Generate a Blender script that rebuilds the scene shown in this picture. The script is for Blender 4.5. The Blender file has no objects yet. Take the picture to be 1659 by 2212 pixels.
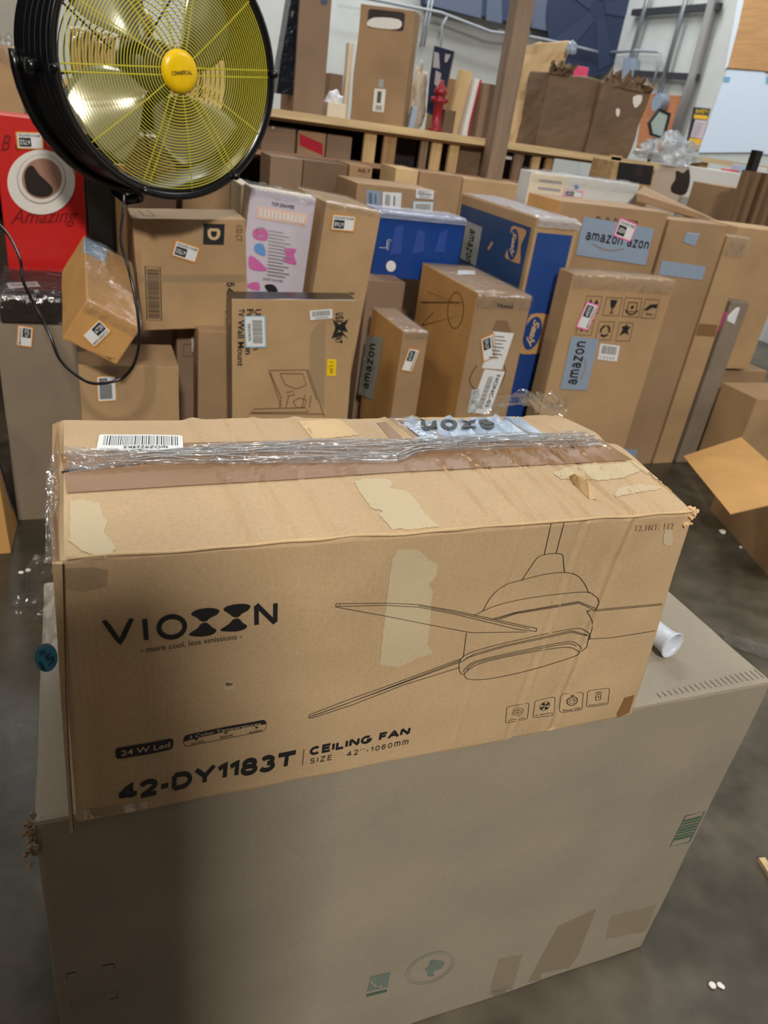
import bpy, bmesh, math, random
from mathutils import Vector, Matrix, noise
from mathutils.bvhtree import BVHTree
PI = math.pi
random.seed(7)
SC = bpy.context.scene
COL = SC.collection

# ------------------------------------------------------------------ camera
F = 1590.0; CX, CY = 829.5, 1106.0; CAMH = 1.4317
def _axes():
    p, r, w = math.radians(28.07), math.radians(8.36), math.radians(-24.2)
    f = Vector((0, math.cos(p), -math.sin(p))); rt = Vector((1, 0, 0)); up = rt.cross(f)
    rt, up = rt*math.cos(r) + up*math.sin(r), -rt*math.sin(r) + up*math.cos(r)
    M = Matrix.Rotation(w, 3, 'Z')
    return M @ rt, M @ up, M @ f
RT, UP, FW = _axes()
CAM = Vector((0, 0, CAMH))
cd = bpy.data.cameras.new('camera'); co = bpy.data.objects.new('camera', cd); COL.objects.link(co)
co.matrix_world = Matrix.Translation(CAM) @ Matrix((RT, UP, -FW)).transposed().to_4x4()
cd.sensor_fit = 'VERTICAL'; cd.sensor_height = 36; cd.lens = F/2212*36; cd.clip_start = 0.02
cd.dof.use_dof = True; cd.dof.focus_distance = 0.95; cd.dof.aperture_fstop = 7.5
SC.camera = co
SC.view_settings.view_transform = 'Standard'; SC.view_settings.look = 'None'
SC.view_settings.gamma = 1; SC.view_settings.use_curve_mapping = False
SC.view_settings.exposure = 0.0

# ------------------------------------------------------------------ world and lamps
wd = bpy.data.worlds.new('world'); SC.world = wd; wd.use_nodes = True
wd.node_tree.nodes['Background'].inputs[0].default_value = (0.80, 0.86, 1.0, 1)
wd.node_tree.nodes['Background'].inputs[1].default_value = 0.025
def area(loc, tgt, sx, sy, power, col):
    l = bpy.data.lights.new('lamp', 'AREA'); l.shape = 'RECTANGLE'; l.size = sx; l.size_y = sy; l.energy = power; l.color = col
    o = bpy.data.objects.new('lamp', l); COL.objects.link(o); o.location = loc
    o.rotation_euler = (Vector(tgt) - Vector(loc)).to_track_quat('-Z', 'Y').to_euler()
# long high-bay fixtures under the ceiling of the warehouse
COOL = (0.93, 0.97, 1.0); WARM = (1.0, 0.93, 0.82)
area((2.2, 5.6, 5.6), (2.2, 5.3, 0), 3.0, 0.7, 115, COOL)
area((4.2, 7.6, 5.6), (4.3, 7.9, 0), 2.6, 0.5, 160, COOL)
area((0.0, 7.8, 5.6), (0.2, 8.0, 0), 2.6, 0.5, 110, COOL)
area((1.2, 1.7, 5.6), (1.2, 1.8, 0), 2.4, 0.5, 18, COOL)
area((-0.9, -4.6, 5.5), (0.9, 1.0, 0.6), 0.7, 0.5, 450, WARM)
area((-3.0, 0.6, 5.6), (1.4, 2.6, 0.5), 1.2, 0.5, 60, WARM)
area((4.4, 0.6, 5.6), (2.6, 1.6, 0.3), 1.6, 0.5, 65, COOL)

# ------------------------------------------------------------------ pixel helpers (real planes of the place)
def ray(x, y): return (RT*((x-CX)/F) - UP*((y-CY)/F) + FW)
def atz(x, y, z): d = ray(x, y); return CAM + d*((z-CAMH)/d.z)
def aty(x, y, Y): d = ray(x, y); return CAM + d*(Y/d.y)
def atx(x, y, X): d = ray(x, y); return CAM + d*(X/d.x)
def atplane(x, y, p, n):
    d = ray(x, y); return CAM + d*((p-CAM).dot(n)/d.dot(n))

# ------------------------------------------------------------------ materials
def lin(c):
    return tuple(((v/255)/12.92 if v/255 <= .04045 else ((v/255+.055)/1.055)**2.4) for v in c) + (1,)
MATS = {}
def base(name):
    m = bpy.data.materials.new(name); m.use_nodes = True; t = m.node_tree
    return m, t, t.nodes['Principled BSDF']
def plain(name, c, rough=.6, metal=0, spec=.5, bump=0, bscale=60):
    if name in MATS: return MATS[name]
    m, t, b = base(name)
    N = t.nodes.new
    n = N('ShaderNodeTexNoise'); n.inputs['Scale'].default_value = bscale; n.inputs['Detail'].default_value = 3
    tc = N('ShaderNodeTexCoord'); t.links.new(tc.outputs['Object'], n.inputs['Vector'])
    mx = N('ShaderNodeMix'); mx.data_type = 'RGBA'; L = lin(c)
    mx.inputs[6].default_value = L; mx.inputs[7].default_value = tuple(v*.86 for v in L[:3]) + (1,)
    t.links.new(n.outputs[0], mx.inputs[0]); t.links.new(mx.outputs[2], b.inputs['Base Color'])
    b.inputs['Roughness'].default_value = rough; b.inputs['Metallic'].default_value = metal
    b.inputs['Specular IOR Level'].default_value = spec
    if bump:
        bp = N('ShaderNodeBump'); bp.inputs['Strength'].default_value = bump; bp.inputs['Distance'].default_value = .01
        t.links.new(n.outputs[0], bp.inputs['Height']); t.links.new(bp.outputs[0], b.inputs['Normal'])
    MATS[name] = m; return m
def card(name, c, rough=.72, ridge=.12, var=.16, spec=.3, stain=.25):
    """corrugated board: paper tone, blotches, faint vertical flutes, fibre grain"""
    if name in MATS: return MATS[name]
    m, t, b = base(name); N = t.nodes.new; Lk = t.links.new
    tc = N('ShaderNodeTexCoord')
    n1 = N('ShaderNodeTexNoise'); n1.inputs['Scale'].default_value = 5; n1.inputs['Detail'].default_value = 5
    n2 = N('ShaderNodeTexNoise'); n2.inputs['Scale'].default_value = 260; n2.inputs['Detail'].default_value = 2
    for n in (n1, n2): Lk(tc.outputs['Object'], n.inputs['Vector'])
    L = lin(c)
    r1 = N('ShaderNodeValToRGB'); r1.color_ramp.elements[0].position = .3; r1.color_ramp.elements[1].position = .7
    r1.color_ramp.elements[0].color = tuple(v*(1-var) for v in L[:3]) + (1,); r1.color_ramp.elements[1].color = tuple(min(1, v*(1+var*.4)) for v in L[:3]) + (1,)
    Lk(n1.outputs[0], r1.inputs[0])
    mx = N('ShaderNodeMix'); mx.data_type = 'RGBA'; mx.blend_type = 'MULTIPLY'; mx.inputs[0].default_value = stain
    Lk(r1.outputs[0], mx.inputs[6]); Lk(n2.outputs[1], mx.inputs[7]); 
    hs = N('ShaderNodeHueSaturation'); hs.inputs['Saturation'].default_value = 0; hs.inputs['Value'].default_value = 1.7
    Lk(n2.outputs[1], hs.inputs['Color']); Lk(hs.outputs[0], mx.inputs[7]); Lk(mx.outputs[2], b.inputs['Base Color'])
    sp = N('ShaderNodeSeparateXYZ'); Lk(tc.outputs['Object'], sp.inputs[0])
    ad = N('ShaderNodeMath'); ad.operation = 'ADD'; Lk(sp.outputs[0], ad.inputs[0]); Lk(sp.outputs[1], ad.inputs[1])
    ml = N('ShaderNodeMath'); ml.operation = 'MULTIPLY'; ml.inputs[1].default_value = 2*PI/.0065; Lk(ad.outputs[0], ml.inputs[0])
    sn = N('ShaderNodeMath'); sn.operation = 'SINE'; Lk(ml.outputs[0], sn.inputs[0])
    b1 = N('ShaderNodeBump'); b1.inputs['Strength'].default_value = ridge; b1.inputs['Distance'].default_value = .0006; Lk(sn.outputs[0], b1.inputs['Height'])
    b2 = N('ShaderNodeBump'); b2.inputs['Strength'].default_value = .25; b2.inputs['Distance'].default_value = .006
    Lk(n1.outputs[0], b2.inputs['Height']); Lk(b1.outputs[0], b2.inputs['Normal']); Lk(b2.outputs[0], b.inputs['Normal'])
    b.inputs['Roughness'].default_value = rough; b.inputs['Specular IOR Level'].default_value = spec
    MATS[name] = m; return m
def film(name, c=(225, 232, 240), gl=.09, rough=.1, bump=.5, sc=18, stretch=(1, 1, 1), dens=.0):
    """clear stretch film: mostly see-through with crinkled highlights"""
    if name in MATS: return MATS[name]
    m = bpy.data.materials.new(name); m.use_nodes = True; t = m.node_tree; t.nodes.clear(); N = t.nodes.new; Lk = t.links.new
    out = N('ShaderNodeOutputMaterial'); tr = N('ShaderNodeBsdfTransparent'); g = N('ShaderNodeBsdfGlossy'); d = N('ShaderNodeBsdfDiffuse')
    tr.inputs[0].default_value = (.97, .97, .97, 1); g.inputs['Roughness'].default_value = rough; d.inputs[0].default_value = lin(c)
    tc = N('ShaderNodeTexCoord'); mp = N('ShaderNodeMapping'); mp.inputs['Scale'].default_value = stretch
    Lk(tc.outputs['Object'], mp.inputs[0]); n = N('ShaderNodeTexNoise'); n.inputs['Scale'].default_value = sc; n.inputs['Detail'].default_value = 5; n.inputs['Distortion'].default_value = .8
    Lk(mp.outputs[0], n.inputs['Vector'])
    bp = N('ShaderNodeBump'); bp.inputs['Strength'].default_value = bump; bp.inputs['Distance'].default_value = .02
    Lk(n.outputs[0], bp.inputs['Height']); Lk(bp.outputs[0], g.inputs['Normal'])
    lw = N('ShaderNodeLayerWeight'); lw.inputs[0].default_value = .35; Lk(bp.outputs[0], lw.inputs['Normal'])
    mu = N('ShaderNodeMath'); mu.operation = 'MULTIPLY_ADD'; mu.inputs[1].default_value = .28; mu.inputs[2].default_value = gl; mu.use_clamp = True; Lk(lw.outputs['Fresnel'], mu.inputs[0])
    a = N('ShaderNodeMixShader'); Lk(mu.outputs[0], a.inputs[0]); Lk(tr.outputs[0], a.inputs[1]); Lk(g.outputs[0], a.inputs[2])
    bmix = N('ShaderNodeMixShader'); bmix.inputs[0].default_value = dens; Lk(a.outputs[0], bmix.inputs[1]); Lk(d.outputs[0], bmix.inputs[2])
    Lk(bmix.outputs[0], out.inputs[0]); MATS[name] = m; return m
def wood(name, c, axis=0, var=.35):
    if name in MATS: return MATS[name]
    m, t, b = base(name); N = t.nodes.new; Lk = t.links.new
    tc = N('ShaderNodeTexCoord'); mp = N('ShaderNodeMapping'); s = [40, 40, 40]; s[axis] = 3; mp.inputs['Scale'].default_value = s
    n = N('ShaderNodeTexNoise'); n.inputs['Scale'].default_value = 1; n.inputs['Detail'].default_value = 4; n.inputs['Distortion'].default_value = .6
    Lk(tc.outputs['Object'], mp.inputs[0]); Lk(mp.outputs[0], n.inputs['Vector'])
    r = N('ShaderNodeValToRGB'); L = lin(c); r.color_ramp.elements[0].position = .3; r.color_ramp.elements[1].position = .7
    r.color_ramp.elements[0].color = tuple(v*(1-var) for v in L[:3]) + (1,); r.color_ramp.elements[1].color = L
    Lk(n.outputs[0], r.inputs[0]); Lk(r.outputs[0], b.inputs['Base Color']); b.inputs['Roughness'].default_value = .75
    bp = N('ShaderNodeBump'); bp.inputs['Strength'].default_value = .3; bp.inputs['Distance'].default_value = .003; Lk(n.outputs[0], bp.inputs['Height']); Lk(bp.outputs[0], b.inputs['Normal'])
    MATS[name] = m; return m
K_FAN = card('kraft_fan_box', (190, 163, 128), ridge=.10, var=.12)
K_GREY = card('grey_kraft', (152, 143, 128), ridge=.05, var=.10, rough=.66)
K_TAN = card('tan_kraft', (182, 150, 112))
K_MID = card('mid_kraft', (164, 134, 102))
K_ORG = card('orange_kraft', (200, 152, 92))
K_DRK = card('dark_kraft', (118, 96, 76))
K_DIM = card('brown_kraft', (142, 118, 98))
K_DUST = card('dusty_kraft', (140, 126, 110))
K_PALE = card('pale_kraft', (214, 184, 140))
INK = plain('black_ink', (28, 28, 30), .55)
INKB = plain('brown_ink', (96, 70, 44), .6)
INKG = plain('green_ink', (72, 98, 82), .7)
INKGR = plain('faded_teal_ink', (112, 124, 116), .7)
WHITE = plain('white_paper', (232, 234, 236), .45)
PALEB = plain('pale_blue_paper', (165, 182, 204), .4)
PATCH = plain('torn_paper', (198, 182, 150), .85, bump=.06, bscale=300)
TAPE = plain('brown_tape', (140, 104, 68), .42, spec=.3, bump=.08, bscale=30)
ORANGE = plain('orange_sticker', (228, 150, 40), .45)
PINK = plain('pink_sticker', (250, 110, 180), .45)
YEL = plain('yellow_sticker', (250, 210, 20), .45)
AMZ = plain('blue_grey_tape', (148, 166, 190), .35)
AMZG = plain('grey_tape', (168, 172, 166), .35)
RED = plain('red_print', (206, 28, 26), .4)
NAVY = plain('navy_print', (34, 70, 140), .45)
BLUE = plain('blue_print', (24, 66, 142), .35)
BLACK = plain('black_plastic', (14, 14, 17), .25, spec=.6)
DARKB = plain('dark_card', (44, 34, 34), .5)
FILM = film('clear_film', gl=.07, dens=.03); FILM2 = film('stretch_film', gl=.06, bump=.8, sc=16, stretch=(.25, 7, 2), dens=.07, rough=.09)
TAPEC = film('clear_tape', c=(190, 170, 140), gl=.07, rough=.12, bump=.15, sc=30, dens=.22)

# ------------------------------------------------------------------ object helpers
def link(name, verts, faces, mats, parent=None, origin=None, fm=None, smooth=False):
    """one mesh from world-space verts; origin = base of the thing, or that of its parent"""
    if parent is not None: o0 = Vector(parent['_o'])
    else:
        o0 = Vector(origin) if origin is not None else Vector((sum(v[0] for v in verts)/len(verts), sum(v[1] for v in verts)/len(verts), min(v[2] for v in verts)))
    me = bpy.data.meshes.new(name); me.from_pydata([Vector(v)-o0 for v in verts], [], faces)
    if not isinstance(mats, (list, tuple)): mats = [mats]
    for m in mats: me.materials.append(m)
    if fm:
        for p, i in zip(me.polygons, fm): p.material_index = i
    if smooth:
        for p in me.polygons: p.use_smooth = True
    me.update(); o = bpy.data.objects.new(name, me); COL.objects.link(o)
    if parent is not None: o.parent = parent
    else: o.location = o0
    o['_o'] = tuple(o0)
    return o
def tag(o, label=None, cat=None, group=None, kind=None):
    if label: o['label'] = label
    if cat: o['category'] = cat
    if group: o['group'] = group
    if kind: o['kind'] = kind
    return o
def empty(name, loc, label, cat, group=None):
    o = bpy.data.objects.new(name, None); COL.objects.link(o); o.location = loc; o['_o'] = tuple(loc); o.empty_display_size = .05
    return tag(o, label, cat, group)
class MB:
    def __init__(s): s.v = []; s.f = []; s.m = []
    def add(s, vs, fs, mi=0):
        k = len(s.v); s.v += [Vector(v) for v in vs]; s.f += [[i+k for i in f] for f in fs]; s.m += [mi]*len(fs); return s
    def box(s, a, b, mi=0):
        x0, y0, z0 = a; x1, y1, z1 = b
        return s.hexa([(x0,y0,z0),(x1,y0,z0),(x1,y1,z0),(x0,y1,z0),(x0,y0,z1),(x1,y0,z1),(x1,y1,z1),(x0,y1,z1)], mi)
    def hexa(s, P, mi=0):
        return s.add(P, [(0,3,2,1),(4,5,6,7),(0,1,5,4),(1,2,6,5),(2,3,7,6),(3,0,4,7)], mi)
    def tube(s, pts, r, n=8, closed=False, mi=0, rs=None, flat=1):
        pts = [Vector(p) for p in pts]; N = len(pts); rings = []
        prev = None
        for i, p in enumerate(pts):
            if closed: d = pts[(i+1) % N]-pts[i-1]
            else: d = pts[min(i+1, N-1)]-pts[max(i-1, 0)]
            d.normalize()
            if prev is None: a = d.orthogonal().normalized()
            else: a = (prev - d*prev.dot(d)).normalized()
            prev = a; b = d.cross(a); rr = rs[i] if rs else r
            rings.append([p + a*math.cos(2*PI*k/n)*rr + b*math.sin(2*PI*k/n)*rr*flat for k in range(n)])
        vs = [v for g in rings for v in g]; fs = []
        for i in range(N if closed else N-1):
            j = (i+1) % N
            for k in range(n): fs.append((i*n+k, i*n+(k+1) % n, j*n+(k+1) % n, j*n+k))
        if not closed: fs += [tuple(range(n))[::-1], tuple((N-1)*n+k for k in range(n))]
        return s.add(vs, fs, mi)
    def lathe(s, c, ax, prof, n=48, mi=0):
        """prof = [(radius, height along axis)]"""
        ax = Vector(ax).normalized(); a = ax.orthogonal().normalized(); b = ax.cross(a); c = Vector(c)
        vs = []; fs = []
        for r, h in prof:
            for k in range(n): vs.append(c + ax*h + (a*math.cos(2*PI*k/n)+b*math.sin(2*PI*k/n))*r)
        for i in range(len(prof)-1):
            for k in range(n): fs.append((i*n+k, i*n+(k+1) % n, (i+1)*n+(k+1) % n, (i+1)*n+k))
        return s.add(vs, fs, mi)
    def prism(s, poly, d, mi=0):
        """poly = world points of one outline, d = extrusion vector"""
        n = len(poly); P = [Vector(p) for p in poly]; d = Vector(d)
        return s.add(P + [p+d for p in P], [tuple(range(n)), tuple(range(n, 2*n))[::-1]] + [(i, i+n, (i+1) % n+n, (i+1) % n) for i in range(n)], mi)
    def make(s, name, mats, parent=None, smooth=False, origin=None):
        o = link(name, s.v, s.f, mats, parent, origin, s.m, smooth)
        bm = bmesh.new(); bm.from_mesh(o.data); bmesh.ops.recalc_face_normals(bm, faces=bm.faces); bm.to_mesh(o.data); bm.free()
        return o

def hexgrid(P8, cuts, bev, amp, seed=0, fn=None):
    """rounded, slightly battered carton hull; P8 = bottom fl fr br bl, top fl fr br bl"""
    bm = bmesh.new(); vs = [bm.verts.new(p) for p in P8]
    for f in [(0,3,2,1),(4,5,6,7),(0,1,5,4),(1,2,6,5),(2,3,7,6),(3,0,4,7)]: bm.faces.new([vs[i] for i in f])
    e = list(bm.edges)
    bmesh.ops.bevel(bm, geom=e, offset=bev, segments=2, profile=.6, affect='EDGES')
    if cuts: bmesh.ops.subdivide_edges(bm, edges=[x for x in bm.edges if x.calc_length() > bev*4], cuts=cuts, use_grid_fill=True)
    bm.normal_update()
    nm = {v: v.normal.copy() for v in bm.verts}
    for v in bm.verts:
        p = v.co; w = noise.noise(p*6 + Vector((seed*3.1, seed, 0)))*amp + noise.noise(p*22 + Vector((seed, 0, seed)))*amp*.35
        v.co = p + nm[v]*w
    if fn:
        for v in bm.verts: v.co = v.co + fn(v.co, nm[v])
    bm.normal_update(); return bm

FONTCACHE = {}
def text_geo(s, bold=0.0, spacing=1.0, shear=0):
    k = (s, bold, spacing, shear)
    if k in FONTCACHE: return FONTCACHE[k]
    c = bpy.data.curves.new('t', 'FONT'); c.body = s; c.size = 1; c.offset = bold; c.resolution_u = 3; c.space_character = spacing; c.shear = shear
    o = bpy.data.objects.new('t', c); COL.objects.link(o); dg = bpy.context.evaluated_depsgraph_get(); dg.update()
    me = o.evaluated_get(dg).to_mesh(); vs = [(v.co.x, v.co.y) for v in me.vertices]; fs = [tuple(p.vertices) for p in me.polygons]
    o.evaluated_get(dg).to_mesh_clear(); bpy.data.objects.remove(o); bpy.data.curves.remove(c)
    x0 = min(v[0] for v in vs); x1 = max(v[0] for v in vs); y0 = min(v[1] for v in vs); y1 = max(v[1] for v in vs)
    r = ([((a-x0)/(x1-x0), (b-y0)/(y1-y0)) for a, b in vs], fs, (x1-x0)/(y1-y0)); FONTCACHE[k] = r; return r

def arc(cx, cy, rx, ry, a0, a1, n=14): return [(cx+rx*math.cos(math.radians(a0+(a1-a0)*k/n)), cy+ry*math.sin(math.radians(a0+(a1-a0)*k/n))) for k in range(n+1)]
# plain grotesque capitals, figures and a few small letters as strokes: glyph = (width, strokes on a unit box)
GL = {
 'V': (.95, [[(-.04, 1.12), (.5, -.02), (1.04, 1.12)]]), 'I': (.0, [[(.5, 0), (.5, 1)]]), 'O': (1.0, [arc(.5, .5, .5, .5, 0, 360, 28)]),
 'N': (.8, [[(0, 0), (0, 1)], [(0, 1.05), (1, -.05)], [(1, 0), (1, 1)]]), 'T': (.8, [[(-.12, 1), (1.12, 1)], [(.5, 0), (.5, 1)]]),
 '4': (.72, [[(.72, 0), (.72, 1), (0, .3)], [(-.1, .26), (1.12, .26)]]), '2': (.68, [arc(.5, .70, .5, .30, 170, -20, 12)+[(.62, .30), (.1, .05)], [(-.06, 0), (1.08, 0)]]),
 '-': (.3, [[(-.1, .38), (1.1, .38)]]), 'D': (.82, [[(0, 0), (0, 1)], [(0, 1), (.45, 1)]+arc(.45, .5, .55, .5, 90, -90, 14)[1:]+[(0, 0)]]),
 'Y': (.9, [[(-.04, 1.1), (.5, .42)], [(1.04, 1.1), (.5, .42)], [(.5, .5), (.5, -.05)]]), '1': (.3, [[(1, 0), (1, 1), (-.2, .72)]]),
 '8': (.7, [arc(.5, .76, .42, .24, 0, 360, 22), arc(.5, .27, .5, .27, 0, 360, 22)]),
 '3': (.66, [arc(.46, .76, .44, .24, 160, -90, 12), arc(.46, .27, .52, .27, 90, -165, 14)]), '0': (.68, [arc(.5, .5, .5, .5, 0, 360, 24)]),
 '5': (.66, [[(.95, 1), (.15, 1), (.08, .5)]+arc(.46, .32, .52, .32, 130, -160, 14)]), '6': (.68, [arc(.5, .31, .5, .31, 0, 360, 22), [(.02, .35)]+arc(.55, .55, .53, .45, 180, 45, 10)]),
 '7': (.68, [[(-.06, 1), (1, 1), (.35, -.04)]]), '9': (.68, [arc(.5, .69, .5, .31, 0, 360, 22), [(.98, .65)]+arc(.45, .45, .53, .45, 0, -135, 10)]),
 'C': (.85, [arc(.52, .5, .52, .5, 48, 312, 22)]), 'G': (.9, [arc(.52, .5, .52, .5, 50, 330, 22)+[(1, .42), (.55, .42)]]), 'E': (.62, [[(1.1, 1), (0, 1), (0, 0), (1.12, 0)], [(0, .52), (1, .52)]]),
 'L': (.58, [[(0, 1), (0, 0), (1.1, 0)]]), 'F': (.6, [[(1.1, 1), (0, 1), (0, -.05)], [(0, .5), (.95, .5)]]), 'A': (.9, [[(-.06, -.12), (.5, 1.02), (1.06, -.12)], [(.2, .3), (.8, .3)]]),
 'S': (.72, [arc(.5, .76, .46, .24, 25, 250, 12)+[(.62, .46)]+arc(.5, .25, .5, .25, 45, -155, 12)]), 'Z': (.75, [[(0, 1), (1, 1), (0, 0), (1.06, 0)]]),
 'R': (.74, [[(0, 0), (0, 1), (.5, 1)]+arc(.55, .75, .42, .25, 90, -90, 10)+[(0, .5)], [(.5, .5), (1.04, -.05)]]), 'M': (.95, [[(0, 0), (0, 1)], [(0, 1.05), (.5, .05), (1, 1.05)], [(1, 0), (1, 1)]]),
 'U': (.8, [[(0, 1.05), (0, .4)]+arc(.5, .36, .5, .36, 180, 360, 12)+[(1, 1.05)]]), 'X': (.85, [[(-.04, 1.1), (1.04, -.1)], [(1.04, 1.1), (-.04, -.1)]]),
 'B': (.75, [[(0, 0), (0, 1), (.5, 1)]+arc(.5, .76, .42, .24, 90, -90, 10)+[(0, .52), (.5, .52)]+arc(.5, .26, .5, .26, 90, -90, 10)+[(0, 0)]]), 'K': (.8, [[(0, -.05), (0, 1.05)], [(1, 1.1), (0, .35)], [(.3, .58), (1.05, -.08)]]),
 'P': (.74, [[(0, -.05), (0, 1), (.5, 1)]+arc(.5, .73, .48, .27, 90, -90, 10)+[(0, .46)]]), ' ': (.25, []), "'": (.0, [[(.5, 1), (.5, .72)]]),
 'a': (.62, [arc(.5, .5, .46, .5, 150, 40, 8)+[(.95, .55), (1, -.05)], arc(.45, .27, .45, .27, 0, 360, 18)]), 'm': (1.05, [[(0, -.05), (0, 1.05)], [(0, .6)]+arc(.25, .62, .25, .38, 170, 0, 8)+[(.5, -.05)], [(.5, .6)]+arc(.75, .62, .25, .38, 170, 0, 8)+[(1, -.05)]]),
 'z': (.6, [[(-.05, 1), (1, 1), (0, 0), (1.05, 0)]]), 'o': (.66, [arc(.5, .5, .5, .5, 0, 360, 22)]), 'n': (.6, [[(0, -.05), (0, 1.05)], [(0, .55)]+arc(.5, .6, .5, .4, 160, 0, 8)+[(1, -.05)]]),
}
def stroke_text(d, t, x0, y0, x1, y1, mat, th=.15, gap=.2, wide=1.0):
    """th = stroke / cap height, gap = letter gap / cap height"""
    d.layer += 1; W = sum(GL[c][0]*wide+th+gap for c in t)-gap; x = 0; mi = d.mi(mat)
    for c in t:
        w, S = GL[c]; w *= wide
        for P in S:
            Q = [Vector((x+th/2+p[0]*w, th/2+p[1]*(1-th))) for p in P]; closed = (Q[0]-Q[-1]).length < 1e-3
            if not closed:
                Q2 = []
                for a_, b_ in zip(Q, Q[1:]):
                    k_ = max(1, int((b_-a_).length/.22)); Q2 += [a_.lerp(b_, i_/k_) for i_ in range(k_)]
                Q = Q2 + [Q[-1]]
            if closed: Q = Q[:-1]
            N = len(Q); L = []; R = []
            for i in range(N):
                a = (Q[i]-Q[i-1]).normalized() if (i or closed) else None; b = (Q[(i+1) % N]-Q[i]).normalized() if (i < N-1 or closed) else None
                a = a or b; b = b or a; m = (a+b).normalized(); n = Vector((-m.y, m.x)); k = th/2/max(.45, n.dot(Vector((-a.y, a.x))))
                L.append(Q[i]+n*k); R.append(Q[i]-n*k)
            vs = [d.pt(x0+(v.x/W)*(x1-x0), y0+min(1, max(0, v.y))*(y1-y0)) for v in L+R]
            d.mb.add(vs, [(i, (i+1) % N, N+(i+1) % N, N+i) for i in range(N if closed else N-1)], mi)
        x += w+th+gap
    return d
def smoothpoly(p, n=4, closed=True):
    out = []; N = len(p)
    for i in range(N if closed else N-1):
        g = (lambda k: p[k % N]) if closed else (lambda k: p[max(0, min(N-1, k))])
        a, b, c, d = g(i-1), g(i), g(i+1), g(i+2)
        for j in range(n):
            t = j/n
            out.append(tuple(.5*((2*b[q]) + (-a[q]+c[q])*t + (2*a[q]-5*b[q]+4*c[q]-d[q])*t*t + (-a[q]+3*b[q]-3*c[q]+d[q])*t**3) for q in (0, 1)))
    if not closed: out.append(tuple(p[-1]))
    return out

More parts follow.
